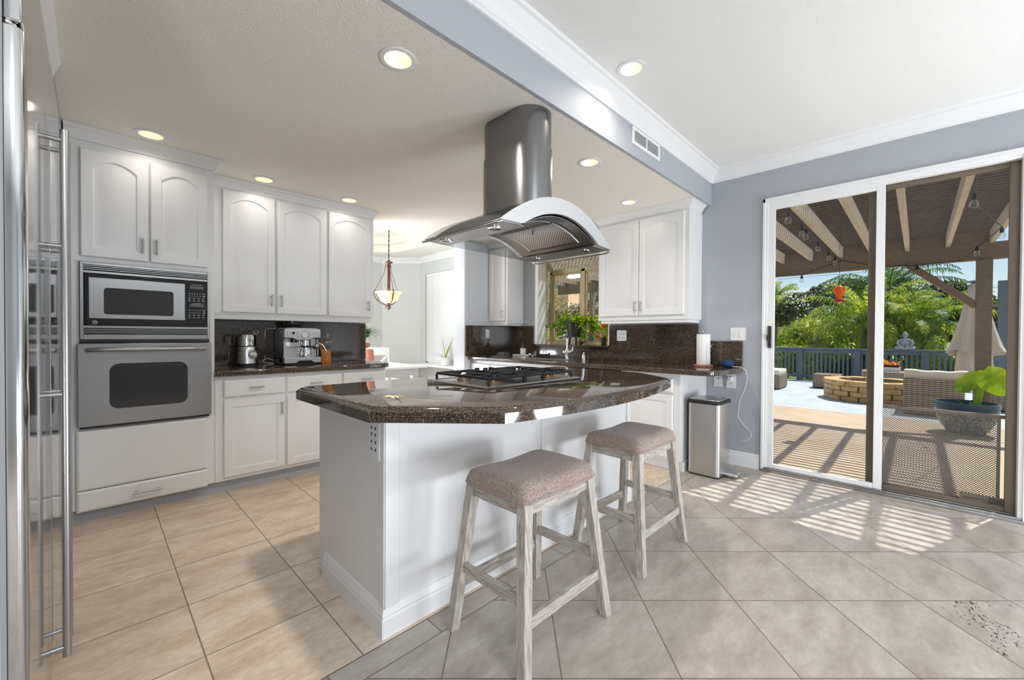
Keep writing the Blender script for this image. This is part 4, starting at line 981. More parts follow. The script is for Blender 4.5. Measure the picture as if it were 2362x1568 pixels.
# ---------------------------------------------------------------- sink, tap and things on the right counter
CT = .9035
SK = thing('sink', 'dark undermount sink bowl set in the granite under the window', 'sink', (3.72, 3.15, CT))
def sr(i, z): return [(x, y, z) for x, y in rrect(3.56+i, 2.85+i, 3.86-i, 3.55-i, .05, 5)]
MB().loops([sr(-.008, CT+.0005), sr(-.008, CT+.003), sr(0, CT+.003), sr(.002, CT+.0008)], False, True).build('rim', 'ss', SK)
FXX, FYY = 3.93, 2.96
T = thing('faucet', 'chrome kitchen faucet with curved spout below the garden window', 'faucet', (FXX, FYY, CT))
MB().lathe([(0, 0), (.030, 0), (.030, .006), (.024, .012), (.021, .05), (.026, .075), (.030, .095), (.022, .112), (0, .114)], (FXX, FYY, CT), 24).build('base', 'chrome', T)
pth = [(FXX, FYY, CT+.10), (FXX-.002, FYY, CT+.22)]+[(FXX-.055+.055*math.cos(q), FYY-.012*(1-math.cos(q)), CT+.235+.055*math.sin(q)) for q in (PI*k/10 for k in range(0, 9))]
MB().tube(pth, [.014]*3+[.0135]*6+[.015, .017], 14).build('spout', 'chrome', T)
MB().tube([(FXX, FYY, CT+.085), (FXX, FYY-.045, CT+.085), (FXX, FYY-.075, CT+.092)], [.024, .026, .018], 14).build('valve_body', 'chrome', T)
MB().tube([(FXX, FYY-.075, CT+.092), (FXX-.005, FYY-.088, CT+.12), (FXX-.008, FYY-.092, CT+.155)], [.007, .006, .005], 10).build('lever', 'chrome', T)
MB().tube([(FXX, FYY+.02, CT+.08), (FXX, FYY+.055, CT+.083)], [.022, .016], 14).build('side_cap', 'chrome', T)
T = thing('soap_pump', 'short chrome soap pump at the back of the sink counter', 'soap dispenser', (3.95, 2.735, CT))
MB().lathe([(0, 0), (.022, 0), (.021, .05), (.016, .055), (.016, .062), (0, .062)], (3.95, 2.735, CT), 20).build('body', 'chrome', T)
MB().lathe([(0, .06), (.008, .06), (.012, .075), (.010, .086), (0, .09)], (3.95, 2.735, CT), 16).build('cap', 'chrome', T)
TX, TY = 3.975, 3.72
T = tag(MB().prism(rrect(TX-.06, TY-.145, TX+.06, TY+.145, .02, 5), CT, CT+.028).build('tray', 'tray_w', bevel=.003), 'pale rectangular stone tray holding the amber soap bottle', 'tray')
T = thing('soap_bottle', 'amber pump bottle with white label standing on the stone tray', 'soap bottle', (TX+.01, TY+.005, CT+.0282))
bx_, by_, bz_ = TX+.01, TY+.005, CT+.0282
MB().lathe([(0, 0), (.036, 0), (.037, .004), (.037, .085), (.030, .105), (.016, .118), (.014, .130), (0, .130)], (bx_, by_, bz_), 24).build('bottle', 'amber', T)
MB().lathe([(.0372, .004), (.0378, .004), (.0378, .082), (.0372, .082), (.0372, .004)], (bx_, by_, bz_), 24).build('paper_label', 'plate', T)
pm = MB(); pm.cyl((bx_, by_, bz_+.128), (bx_, by_, bz_+.15), .015, n=16); pm.cyl((bx_, by_, bz_+.15), (bx_, by_, bz_+.185), .005, n=10); pm.tube([(bx_+.008, by_, bz_+.185), (bx_-.03, by_-.01, bz_+.187), (bx_-.04, by_-.012, bz_+.178)], [.007, .006, .004], 8); pm.build('pump', 'rubber', T)
T = tag(MB().lathe([(0, 0), (.022, 0), (.026, .075), (.024, .075), (.021, .004), (0, .004)], (4.03, 3.55, CT), 20).build('drinking_glass', 'glass_clear'), 'small clear glass beside the stone tray at the sink', 'glass')
T = thing('dish_brush', 'small steel-topped brush pot in front of the clear glass', 'brush', (3.94, 3.555, CT))
MB().lathe([(0, 0), (.017, 0), (.017, .03), (0, .03)], (3.94, 3.555, CT), 16).build('pot', 'block_dk', T)
MB().lathe([(0, .03), (.018, .03), (.018, .045), (0, .046)], (3.94, 3.555, CT), 16).build('cap', 'chrome', T)
# paper towel
RX, RY = 3.97, 1.42
T = thing('paper_towel_holder', 'paper towel roll on an upright holder with pinkish wooden base', 'paper towel holder', (RX, RY, CT))
MB().lathe([(0, 0), (.082, 0), (.084, .004), (.084, .014), (.080, .018), (0, .018)], (RX, RY, CT), 36).build('base', 'coralwood', T)
MB().lathe([(.018, .0185), (.058, .0185), (.0585, .02), (.0585, .296), (.058, .298), (.018, .298)], (RX, RY, CT), 36).build('towel_roll', 'paper', T)
rdm = MB(); rdm.cyl((RX, RY, CT+.016), (RX, RY, CT+.315), .004, n=10); rdm.cyl((RX, RY-.016, CT+.325), (RX, RY+.016, CT+.325), .0045, n=10); rdm.cyl((RX, RY, CT+.315), (RX, RY, CT+.327), .0045, n=8); rdm.build('rod', 'nickel', T)
MB().tube([(RX-.045, RY-.062, CT+.012), (RX-.045, RY-.066, CT+.10), (RX-.045, RY-.066, CT+.15), (RX-.042, RY-.082, CT+.19), (RX-.04, RY-.090, CT+.205), (RX-.04, RY-.096, CT+.20)], .0035, 8).build('tension_arm', 'nickel', T)
# smart speaker
SX, SY = 4.05, 1.235
SPK = tag(MB().lathe([(0, 0), (.030, 0), (.042, .008), (.0495, .024), (.0505, .038), (.046, .053), (.034, .062), (.0, .064)], (SX, SY, CT), 32).build('smart_speaker', 'blue_cloth'), 'small round blue fabric speaker on the counter end', 'speaker')
MB().tube([(SX-.03, SY-.048, CT+.012), (SX-.025, SY-.075, CT+.007), (4.06, 1.130, CT+.0065), (4.07, 1.088, CT-.02), (4.09, 1.082, .80), (4.11, 1.11, .70), (4.13, 1.155, .60), (4.135, 1.17, .45), (4.13, 1.12, .38), (4.13, 1.062, .33), (4.13, 1.058, .28), (4.132, 1.10, .24), (4.138, 1.15, .235)], .0028, 6).build('power_cord', 'cord', SPK)

# ---------------------------------------------------------------- outlets and switches
def plate_nx(name, lab, cat, y, z, w, h, kind, x=4.15):
    T = thing(name, lab, cat, (x, y, z))
    pl_ = MB().prism(rrect(y-w/2, z-h/2, y+w/2, z+h/2, .004), x-.006, x-.0005, 'x').build('cover_plate', 'plate', T, bevel=.001)
    if kind == 'rockers':
        for d in (-.022, .022):
            MB().box(x-.010, y+d-.015, z-.032, x-.006, y+d+.015, z+.032).build('rocker', 'plate', T, bevel=.002)
    if kind in ('duplex', 'duplex2', 'jack'):
        q = MB()
        for d in ((0,) if kind != 'duplex2' else (-.022, .022)):
            if kind == 'jack': q.box(x-.0068, y-.005, z+.014, x-.006, y+.005, z+.024); q.box(x-.0068, y-.003, z-.03, x-.006, y+.003, z-.024)
            else:
                for zz in (-.02, .02):
                    q.box(x-.0068, y+d-.008, z+zz-.006, x-.006, y+d-.005, z+zz+.006); q.box(x-.0068, y+d+.005, z+zz-.006, x-.006, y+d+.008, z+zz+.006); q.box(x-.0068, y+d-.0025, z+zz-.013, x-.006, y+d+.0025, z+zz-.009)
        q.build('socket_slots', 'slot', T)
    return T
plate_nx('light_switch', 'white double rocker switch left of the sliding door', 'light switch', 1.178, 1.205, .125, .118, 'rockers')
plate_nx('wall_outlet', 'white blank-style jack plate under the counter end', 'outlet', 1.345, .765, .074, .112, 'jack')
o = plate_nx('wall_outlet', 'white outlet with a plug under the counter end, nearer the door', 'outlet', 1.232, .768, .080, .128, 'duplex')
pg = MB(); pg.box(4.10, 1.215, .775, 4.1435, 1.248, .812); tag(pg.build('power_plug', 'plate', bevel=.004), 'white plug pushed into the outlet under the counter end', 'plug')
plate_nx('wall_outlet', 'grey-white double outlet on the granite right of the sink', 'outlet', 2.352, 1.186, .118, .118, 'duplex2', 4.1275)
T = thing('wall_outlet', 'narrow white outlet on the granite of the far corner', 'outlet', (3.80, 4.228, 1.20))
MB().box(3.765, 4.221, 1.14, 3.835, 4.2275, 1.26).build('cover_plate', 'plate', T, bevel=.001)
MB().box(3.785, 4.219, 1.165, 3.815, 4.2212, 1.235).build('socket_face', 'plate', T, bevel=.001)

# ---------------------------------------------------------------- air vent in the soffit
V = thing('air_vent', 'white rectangular air vent grille in the grey soffit', 'vent', (2.815, 1.424, 2.57))
vf = MB()
for a, b_, c_, d_ in ((2.605, 2.632, 2.512, 2.632), (2.998, 3.025, 2.512, 2.632), (2.632, 2.998, 2.512, 2.533), (2.632, 2.998, 2.611, 2.632), (2.808, 2.820, 2.533, 2.611)): vf.box(a, 1.414, c_, b_, 1.4235, d_)
vf.build('frame', 'plate', V, bevel=.001)
MB().box(2.63, 1.4215, 2.53, 3.0, 1.4238, 2.615).build('duct_back', pbr('vent_grey', (.16, .16, .165), .7), V)
for x0, x1 in ((2.632, 2.808), (2.820, 2.998)):
    g = MB(); n = 13
    for i in range(n): x = x0+(x1-x0)*(i+.5)/n; g.box(x-.002, 1.4165, 2.533, x+.002, 1.4215, 2.611)
    g.build('louvers', pbr('vent_louver', (.5, .5, .51), .6), V)

# ---------------------------------------------------------------- recessed ceiling lights
def can_light(x, y, z, lab, e, deep=True):
    T = thing('recessed_light', lab, 'ceiling light', (x, y, z), 'recessed ceiling lights')
    MB().lathe([(.062, 0), (.083, -.0005), (.083, -.004), (.078, -.006), (.062, -.005), (.060, .0)], (x, y, z), 32).build('trim_ring', 'trim', T)
    MB().lathe([(.061, -.004), (.057, .012), (.046, .050)], (x, y, z), 32).build('baffle', 'baffle', T)
    MB().lathe([(0, .049), (.047, .049), (.047, .0505), (0, .0505)], (x, y, z), 24).build('bulb_lens', 'lens', T)
    l = lamp('recessed_light_lamp', 'AREA', (x, y, z-.012), e, (1, .93, .84), shape='DISK', size=.10, aim=(0, 0, -1)); l.data.spread = rad(150)
    return T
CANE = 13
ZK = 2.4375
def hole(ob, pts, z0, z1):
    """round openings cut through a ceiling slab"""
    c = MB()
    for x, y in pts: c.cyl((x, y, z0), (x, y, z1), .0605, n=32)
    k = c.build('cutter', 'white'); m = ob.modifiers.new('openings', 'BOOLEAN'); m.operation = 'DIFFERENCE'; m.object = k; m.solver = 'EXACT'
    dg = bpy.context.evaluated_depsgraph_get(); me = bpy.data.meshes.new_from_object(ob.evaluated_get(dg)); ob.modifiers.clear(); ob.data = me
    bpy.data.objects.remove(k)
kp_ = [(.254, 3.47), (.97, 3.80), (1.676, 3.80), (.976, 1.703), (2.521, 1.708), (3.526, 1.946)]
hole(bpy.data.objects['ceiling'], kp_, 2.40, 2.49); hole(bpy.data.objects['ceiling_breakfast'], [(2.203, 1.209)], 2.70, 2.792)
for (x, y), lab in zip(kp_, ('round recessed light above the oven tower, nearest the fridge', 'round recessed light above the first wall cabinet right of the oven', 'round recessed light above the last left-hand wall cabinet', 'large round recessed light in the kitchen ceiling nearest the camera', 'round recessed light in the ceiling right of the hood flue', 'small round recessed light above the two-door cabinet by the window')):
    can_light(x, y, ZK, lab, .8 if y > 3 else .6 if x > 3 else CANE)
can_light(2.203, 1.209, 2.7395, 'round recessed light in the higher white ceiling', 3)

# ---------------------------------------------------------------- dining room: pendant, table, chairs, plants
PX, PY, PZ = 2.60, 4.75, 1.68
T = thing('pendant_lamp', 'lit amber bowl pendant with rust iron scrolls over the dining table', 'pendant lamp', (PX, PY, PZ))
MB().tube([(PX, PY, PZ+.46), (PX, PY, 2.985)], .004, 6).build('chain', 'rust', T)
lk = MB()
for k in range(16):
    z = PZ+.47+k*.030; lk.tube([(PX+(.008 if k % 2 else 0)*math.cos(q)+0, PY+(0 if k % 2 else .008)*math.cos(q), z+.018*math.sin(q)) for q in (2*PI*j/8 for j in range(9))], .0022, 5)
lk.build('chain_links', 'rust', T)
MB().lathe([(0, .04), (.012, .04), (.016, .06), (.022, .075), (.018, .09), (.020, .11), (.018, .33), (.026, .37), (.016, .39), (.045, .408), (.05, .415), (.02, .422), (.012, .44), (0, .455)], (PX, PY, PZ+0), 20).build('stem', 'rust', T)
bw = MB().lathe([(0, -.105), (.05, -.10), (.09, -.075), (.12, -.03), (.145, .022), (.168, .034), (.165, .040), (.140, .030), (.115, -.022), (.085, -.068), (0, -.095)], (PX, PY, PZ), 36).build('bowl', 'bowl', T)
for k in range(3):
    q = 2*PI*k/3+.35; c, s = math.cos(q), math.sin(q); R_ = lambda r, z: (PX+r*c, PY+r*s, PZ+z)
    a = MB(); a.tube([R_(.0, -.135), R_(.05, -.118), R_(.11, -.09), R_(.165, -.035), R_(.185, .02), R_(.178, .055), R_(.158, .062), R_(.142, .045), R_(.150, .025), R_(.164, .03)], .0055, 8)
    a.tube([R_(.12, -.075), R_(.13, -.03), R_(.148, -.01), R_(.150, .012), R_(.136, .012)], .004, 6); a.build('scroll_arm', 'rust', T)
    r_ = MB(); r_.tube([R_(.165, .064), R_(.12, .15), R_(.06, .27), R_(.032, .39)], .0035, 6); r_.build('support_rod', 'rust', T)
    sc2 = MB(); sc2.tube([R_(.0, -.14), R_(.03, -.135), R_(.04, -.155), R_(.026, -.168), R_(.018, -.155)], .004, 6); sc2.build('bottom_scroll', 'rust', T)
MB().lathe([(0, -.19), (.010, -.18), (.006, -.165), (.016, -.14), (.012, -.115), (.03, -.102), (0, -.10)], (PX, PY, PZ), 16).build('finial', 'rust', T)
lamp('pendant_glow', 'POINT', (PX, PY, PZ+.10), 3, (1, .78, .5), shadow_soft_size=.05)
lamp('fill_dining_top', 'AREA', (1.0, 6.0, 2.72), 55, CW, shape='DISK', size=.8, aim=(.35, 0, -1))  # added unseen fill that brightens the dining room
# table
T = thing('dining_table', 'white farmhouse dining table in the dining room', 'dining table', (2.45, 5.42, 0))
MB().box(1.55, 4.92, .722, 3.30, 5.92, .75).build('table_top', 'white', T, bevel=.006)
MB().box(1.66, 5.02, .615, 3.20, 5.04, .722).box(1.66, 5.80, .615, 3.20, 5.82, .722).box(3.18, 5.04, .615, 3.20, 5.80, .722).box(1.66, 5.04, .615, 1.68, 5.80, .722).build('apron', M['wall_lt'], T)
for x in (1.66, 3.16):
    for y in (5.06, 5.78):
        MB().lathe([(0, 0), (.028, 0), (.026, .03), (.034, .08), (.030, .11), (.042, .35), (.048, .46), (.034, .50), (.045, .52), (.034, .535), (.05, .56), (.05, .60)], (x, y, 0), 18).box(x-.045, y-.045, .60, x+.045, y+.045, .72).build('leg', M['wall_lt'], T)
def chair(cx, cy, ang, lab):
    T = thing('dining_chair', lab, 'chair', (cx, cy, 0), 'white dining chairs')
    Mx = Matrix.Translation((cx, cy, 0)) @ Matrix.Rotation(ang, 4, 'Z')
    MB(Mx).box(-.22, -.21, .44, .22, .21, .47).build('seat', M['block'] if False else 'white', T, bevel=.006)
    for sx in (-1, 1):
        MB(Mx).bar((sx*.19, -.18, 0), (sx*.19, -.18, .44), .035, .035).build('leg', 'white', T)
        MB(Mx).tube([(sx*.20, .22, 0), (sx*.20, .20, .45), (sx*.205, .235, .72), (sx*.21, .27, .96)], .018, 8).build('back_post', 'white', T)
    MB(Mx).prism([(-.225, .84), (.225, .84), (.225, .955), (.12, .975), (-.12, .975), (-.225, .955)], .245, .27, 'y').build('top_rail', 'white', T, bevel=.004)
    x_ = MB(Mx); x_.bar((-.19, .225, .52), (.19, .245, .84), .03, .015, up=(0, 1, 0)); x_.bar((.19, .225, .52), (-.19, .245, .84), .03, .015, up=(0, 1, 0)); x_.build('cross_splat', 'white', T)
    return T
chair(2.80, 6.02, 0.12, 'white cross-back dining chair behind the table, left one')
chair(3.26, 6.12, -0.05, 'white cross-back dining chair behind the table, right one')
# vase on the table
VX, VY = 2.60, 5.28
tag(MB().lathe([(0, 0), (.070, 0), (.078, .01), (.070, .11), (.060, .20), (.055, .235), (.050, .235), (.055, .19), (.064, .11), (0, .02)], (VX, VY, .7502), 28).build('vase', 'clay'), 'tall terracotta vase on the dining table by the counter end', 'vase')

def blade(mb, base, d, L, w, droop, n=8, up=.9, twist=0):
    """one strap leaf: arcs up and out from base along d, then droops"""
    d = Vector(d).normalized(); side = d.cross(Vector((0, 0, 1))).normalized(); vs = []
    p = Vector(base); el = up
    for i in range(n+1):
        t = i/n; ww = w*math.sin(PI*min(1, .18+.82*t))**.8*(1 if t < .5 else (1-t)*2)**.5 if t < 1 else 0.0006
        ww = max(ww, .0006); vs += [p-side*ww, p+side*ww]
        el2 = el-droop*t*t; p = p+(d*math.cos(el2)+Vector((0, 0, 1))*math.sin(el2))*(L/n)
    mb.add(vs, [(2*i, 2*i+1, 2*i+3, 2*i+2) for i in range(n)])
GX, GY = 3.05, 6.68
T = thing('potted_plant', 'bushy strap-leaved green plant in a terracotta pot behind the dining chairs', 'potted plant', (GX, GY, 0))
MB().lathe([(0, 0), (.15, 0), (.15, .02), (.03, .06), (.03, .60), (.16, .62), (.16, .64), (0, .64)], (GX, GY, 0), 24).build('stand', 'coralwood', T)
MB().lathe([(0, .64), (.15, .64), (.21, .98), (.235, 1.0), (.235, 1.04), (.215, 1.04), (.20, .98), (0, .95)], (GX, GY, 0), 28).build('pot', 'clay', T)
lf = MB(); R2 = random.Random(3)
for k in range(150):
    a = R2.uniform(0, 2*PI); blade(lf, (GX+.08*math.cos(a), GY+.08*math.sin(a), 1.0), (math.cos(a), math.sin(a), 0), R2.uniform(.34, .58), R2.uniform(.016, .028), R2.uniform(2.0, 3.0), 9, R2.uniform(.9, 1.45))
for a, L_ in ((PI*.9, .75), (-.6, .80), (.3, .7), (PI*1.2, .7), (-.9, .62)): blade(lf, (GX, GY, 1.02), (math.cos(a), math.sin(a), 0), L_, .014, 2.3, 12, 1.35)
lf.build('leaves', 'houseplant', T)
def sillpot(name, lab, x, y, z, r, h, mat, leaves, lm):
    T = thing(name, lab, 'potted plant', (x, y, z))
    MB().lathe([(0, 0), (r*.85, 0), (r, h*.1), (r, h), (r*.9, h), (r*.88, h*.85), (0, h*.85)], (x, y, z), 24).build('pot', mat, T)
    l = MB()
    for a, L_, w_, dr, up in leaves: blade(l, (x, y, z+h*.85), (math.cos(a), math.sin(a), 0), L_, w_, dr, 8, up)
    l.build('leaves', lm, T); return T
sillpot('aloe_plant', 'spiky aloe in a white pot on the dining window ledge', 4.52, 6.18, .6255, .085, .145, 'plate', [(2.2, .45, .018, .2, 1.45), (-1.2, .50, .022, .3, 1.2), (.4, .33, .02, .6, 1.1), (2.4, .42, .014, 1.6, .7), (2.0, .40, .012, .9, .4), (-1.6, .46, .012, -.6, .1), (-1.3, .35, .012, .8, .5), (3.4, .34, .014, 1.2, .6), (2.6, .55, .012, .9, .75)], 'aloe')

# ---------------------------------------------------------------- plants on the garden window shelf
def heart(mb, c, d, up_, s):
    d = Vector(d).normalized(); n = Vector(up_); n = (n-d*n.dot(d)); n = n.normalized() if n.length > 1e-4 else d.orthogonal(); sd = d.cross(n)
    P = [(0, 0), (.28, -.14), (.46, .12), (.36, .52), (.0, 1.05), (-.36, .52), (-.46, .12), (-.28, -.14)]
    c = Vector(c); vs = [c+sd*(x*s)+d*(y*s)+n*(-.25*x*x*s+.05*s) for x, y in P]+[c+d*(.35*s)-n*(.02*s)]
    mb.add(vs, [(i, (i+1) % 8, 8) for i in range(8)])
R3 = random.Random(11)
QX, QY, QZ = 4.315, 3.12, 1.0685
T = thing('trailing_plant', 'trailing yellow-green plant in a big dark pot on the garden window shelf', 'potted plant', (QX, QY, QZ))
s_ = MB()
for a in (0.5, 2.6, 4.7): s_.bar((QX+.085*math.cos(a), QY+.085*math.sin(a), QZ), (QX+.07*math.cos(a), QY+.07*math.sin(a), QZ+.10), .018, .018)
s_.lathe([(0, .095), (.10, .095), (.10, .112), (0, .112)], (QX, QY, QZ), 20); s_.build('plant_stand', 'pot_dark', T)
MB().lathe([(0, .112), (.095, .112), (.125, .27), (.132, .275), (.132, .305), (.122, .305), (.116, .27), (0, .265)], (QX, QY, QZ), 28).build('pot', 'pot_dark', T)
l = MB(); vn = MB()
for k in range(16):
    a = R3.uniform(0, 2*PI) if k > 6 else R3.uniform(-2.4, -.6); p = Vector((QX+.05*math.cos(a), QY+.05*math.sin(a), QZ+.30)); pth = [p.copy()]; el = R3.uniform(.6, 1.2); L_ = R3.uniform(.25, .5)
    for i in range(9):
        el -= R3.uniform(.2, .42); p = p+Vector((math.cos(a)*math.cos(el)*.8, math.sin(a)*math.cos(el), math.sin(max(el, -1.4))))*(L_/9)
        p.x = min(max(p.x, 4.19), 4.405); p.y = min(max(p.y, 2.6), 3.54); p.z = max(p.z, QZ+.03); pth.append(p.copy()); 
        if i > 1 or R3.random() < .6: heart(l, p, (math.cos(a+R3.uniform(-1, 1)), math.sin(a+R3.uniform(-1, 1)), R3.uniform(-.9, .3)), (R3.uniform(-.4, .4), R3.uniform(-.4, .4), 1), R3.uniform(.055, .10))
    vn.tube(pth, .003, 5)
for k in range(26): heart(l, (QX+R3.uniform(-.10, .08), QY+R3.uniform(-.12, .12), QZ+R3.uniform(.29, .36)), (R3.uniform(-1, 1), R3.uniform(-1, 1), R3.uniform(-.2, .6)), (R3.uniform(-.5, .5), R3.uniform(-.5, .5), 1), R3.uniform(.06, .10))
l.build('leaves', 'pothos', T); vn.build('vines', 'bush_lt', T)
QX, QY = 4.255, 2.665
T = thing('potted_flower', 'small dark pot with orange flower at the right end of the window shelf', 'potted plant', (QX, QY, 1.0705))
MB().lathe([(0, 0), (.028, 0), (.036, .085), (.040, .09), (.036, .09), (.033, .08), (0, .078)], (QX, QY, 1.0705), 20).build('pot', 'pot_dark', T)
l = MB()
for a, L_, w_, dr, up in ((.4, .16, .014, .6, 1.4), (2.2, .17, .016, .4, 1.3), (4.2, .15, .015, .6, 1.2), (5.4, .17, .013, .3, 1.5)): blade(l, (QX, QY, 1.15), (math.cos(a), math.sin(a), 0), L_, w_, dr, 6, up)
l.build('leaves', 'pothos', T)
fl = MB()
for k in range(14): heart(fl, (QX+R3.uniform(-.02, .02), QY+R3.uniform(-.02, .02), 1.27+R3.uniform(0, .07)), (R3.uniform(-1, 1), R3.uniform(-1, 1), .6), (0, 0, 1), .04)
fl.build('flower_head', M['orange'], T)

# ---------------------------------------------------------------- outdoors: ground, patio, deck
st('ground', MB().box(4.31, -60, -.5, 120, 120, -.16), 'lawn', smooth=False)
st('patio', MB().box(4.30, -7, -.159, 8.45, 6.6, -.03), 'patio', smooth=False)
st('deck', MB().box(8.451, -7, -.159, 14.12, 9, -.028), 'deck', smooth=False)
st('roof', MB().box(-4.3, -4.3, 3.25, 4.32, 8.3, 3.4), 'roof', smooth=False)
# pergola
PG = thing('pergola', 'weathered taupe wooden pergola roof over the patio outside the sliding door', 'pergola', (8.16, -.6, -.03))
MB().box(8.085, -.672, -.0295, 8.225, -.532, 2.20).build('post', 'pergola', PG, bevel=.004)
MB().box(8.10, 5.37, -.0295, 8.20, 5.47, 2.20).build('post', 'pergola', PG, bevel=.004)
MB().box(8.11, -1.6, 2.20, 8.20, 6.4, 2.42).build('beam', 'pergola', PG, bevel=.004)
MB().box(8.115, -.68, 2.4205, 8.16, 6.4, 2.57).build('fascia_board', 'pergola', PG)
MB().box(4.305, -1.0, 2.40, 4.345, 4.3, 2.56).build('ledger', 'pergola', PG)
MB().bar((8.155, -.54, 1.60), (8.155, .12, 2.22), .085, .12, up=(1, 0, 0)).build('brace', 'pergola', PG, bevel=.003)
for y in (-.66, -.27, .125, .50, .86, 1.235, 1.62, 2.0, 2.385, 2.77, 3.15, 3.53, 3.91, 4.29, 4.67, 5.05, 5.43, 5.81, 6.19):
    MB().box(4.346 if y < 4.2 else 4.90, y-.022, 2.405, 8.114, y+.022, 2.56).build('rafter', 'rafter', PG)
for i in range(39):
    x = 4.40+i*.097
    MB().box(x-.0155, -.72, 2.561, x+.0155, 6.3 if x > 4.92 else 4.05, 2.582).build('slat', 'slat', PG)
# string lights
SL = thing('string_lights', 'string of clear bulbs with black sockets under the pergola', 'string lights', (6, .91, 2.4))
wl = MB(); pts = [(4.36, .91, 2.41), (4.69, .905, 2.395), (5.56, .905, 2.385), (6.39, .91, 2.385), (7.22, .905, 2.385), (7.78, .90, 2.385), (8.08, .85, 2.36), (8.07, .4, 2.22), (8.07, .02, 2.19), (8.07, -.4, 2.21), (7.0, -.64, 2.40), (5.6, -.35, 2.40), (4.6, -.3, 2.40)]
wl.tube(pts, .005, 6); wl.tube([(8.08, .85, 2.36), (8.075, 1.36, 2.19), (8.075, 2.2, 2.22)], .005, 6); wl.build('wire', 'wire', SL)
for x, y, z in ((4.69, .905, 2.395), (5.56, .905, 2.385), (6.39, .91, 2.385), (7.22, .905, 2.385), (7.78, .90, 2.385), (8.07, .02, 2.19), (8.075, 1.36, 2.19), (7.6, -.50, 2.31), (7.0, -.64, 2.40), (5.2, -.32, 2.40), (5.35, .905, 2.385)):
    s2 = MB(); s2.lathe([(0, 0), (.008, 0), (.016, -.03), (.018, -.06), (0, -.06)], (x, y, z), 12); so = s2.build('bulb_socket', 'bulb_black', SL)
    MB().lathe([(.014, -.058), (.026, -.078), (.030, -.10), (.024, -.122), (.0, -.132)], (x, y, z), 14).build('bulb', 'glass_clear', so)
# hanging feeder
T = thing('hanging_feeder', 'orange glass bird feeder with red base hanging under the pergola', 'bird feeder', (6.5, .705, 1.62))
MB().lathe([(0, .02), (.030, .02), (.032, .07), (.055, .12), (.062, .155), (.045, .185), (.02, .20), (0, .20)], (6.5, .705, 1.62), 20).build('bottle', 'orange', T)
MB().lathe([(0, 0), (.055, 0), (.062, .008), (.055, .02), (.03, .028), (0, .028)], (6.5, .705, 1.62), 20).build('base', 'red', T)
MB().cyl((6.5, .705, 1.82), (6.5, .705, 2.56), .002, n=5).build('hanger', 'wire', T)

# railing
RL = thing('deck_railing', 'slate grey wooden railing along the far edge of the deck', 'railing', (14, 0, -.028))
MB().box(13.93, -6, .845, 14.07, 8.8, .885).build('top_rail', 'rail', RL, bevel=.004)
MB().box(13.97, -6, .755, 14.01, 8.8, .845).build('upper_rail', 'rail', RL); MB().box(13.97, -6, .06, 14.01, 8.8, .13).build('lower_rail', 'rail', RL)
for y in (7.3, 6.07, 4.84, 3.61, 2.37, 1.13, -.12, -1.36, -2.6): MB().box(13.92, y-.065, -.0275, 14.02, y+.065, .845).build('post', 'rail', RL)
for i in range(78):
    y = 4.5-i*.0935; MB().box(13.975, y-.022, .13, 14.005, y+.022, .757).build('baluster', 'rail', RL)
# fire pit
FX_, FY_ = 10.58, .62
FP = thing('fire_pit', 'round stacked sandstone fire pit in the middle of the deck', 'fire pit', (FX_, FY_, -.028))
R4 = random.Random(5)
for c_ in range(4):
    n = 15 if c_ < 3 else 13
    for k in range(n):
        a0 = 2*PI*(k+.5*(c_ % 2))/n+.02; a1 = a0+2*PI/n-.035; r0, r1 = .53, .74+R4.uniform(-.012, .015)+(.02 if c_ == 3 else 0); z0 = -.0275+c_*.098+.001; z1 = z0+.094
        P = [(FX_+r0*math.cos(a0), FY_+r0*math.sin(a0)), (FX_+r1*math.cos(a0), FY_+r1*math.sin(a0)), (FX_+(r1+.02)*math.cos((a0+a1)/2), FY_+(r1+.02)*math.sin((a0+a1)/2)), (FX_+r1*math.cos(a1), FY_+r1*math.sin(a1)), (FX_+r0*math.cos(a1), FY_+r0*math.sin(a1)), (FX_+r0*math.cos((a0+a1)/2), FY_+r0*math.sin((a0+a1)/2))]
        MB().prism(P, z0, z1).build('stone_block', 'stone', FP, bevel=.014, seg=2, angle=60)
MB().lathe([(0, -.02), (.525, -.02), (.525, .17), (0, .17)], (FX_, FY_, 0), 24).build('fire_bowl', 'soil', FP)

def wicker_box(name, lab, cat, x0, y0, x1, y1, z1, cush=None):
    T = thing(name, lab, cat, ((x0+x1)/2, (y0+y1)/2, -.028))
    MB().box(x0, y0, .0, x1, y1, z1).build('frame', 'wicker', T, bevel=.012)
    f = MB()
    for x in (x0+.04, x1-.04):
        for y in (y0+.04, y1-.04): f.box(x-.02, y-.02, -.0275, x+.02, y+.02, .002)
    f.build('feet', 'rubber', T)
    if cush: MB().box(x0+.01, y0+.01, z1+.001, x1-.01, y1-.01, z1+cush).build('cushion', 'cream', T, bevel=.035, seg=3)
    return T
wicker_box('wicker_ottoman', 'wicker ottoman with cream cushion at the left of the deck', 'ottoman', 11.0, 2.25, 11.8, 3.0, .30, .12)
wicker_box('wicker_side_table', 'small wicker side table behind the fire pit, left end', 'side table', 12.0, 1.28, 12.5, 1.78, .31)
wicker_box('wicker_bench', 'low wicker bench behind the fire pit, right end', 'bench', 12.6, -.45, 13.2, .95, .40)
T = wicker_box('wicker_armchair', 'wicker armchair seen from behind with cream back cushion', 'armchair', 9.0, -.50, 9.80, .165, .30)
bk = MB(); bk.box(9.0, -.50, .30, 9.13, .165, .545); bk.box(9.13, -.50, .30, 9.80, -.39, .50); bk.box(9.13, .055, .30, 9.80, .165, .50); bk.build('backrest', 'wicker', T, bevel=.012)
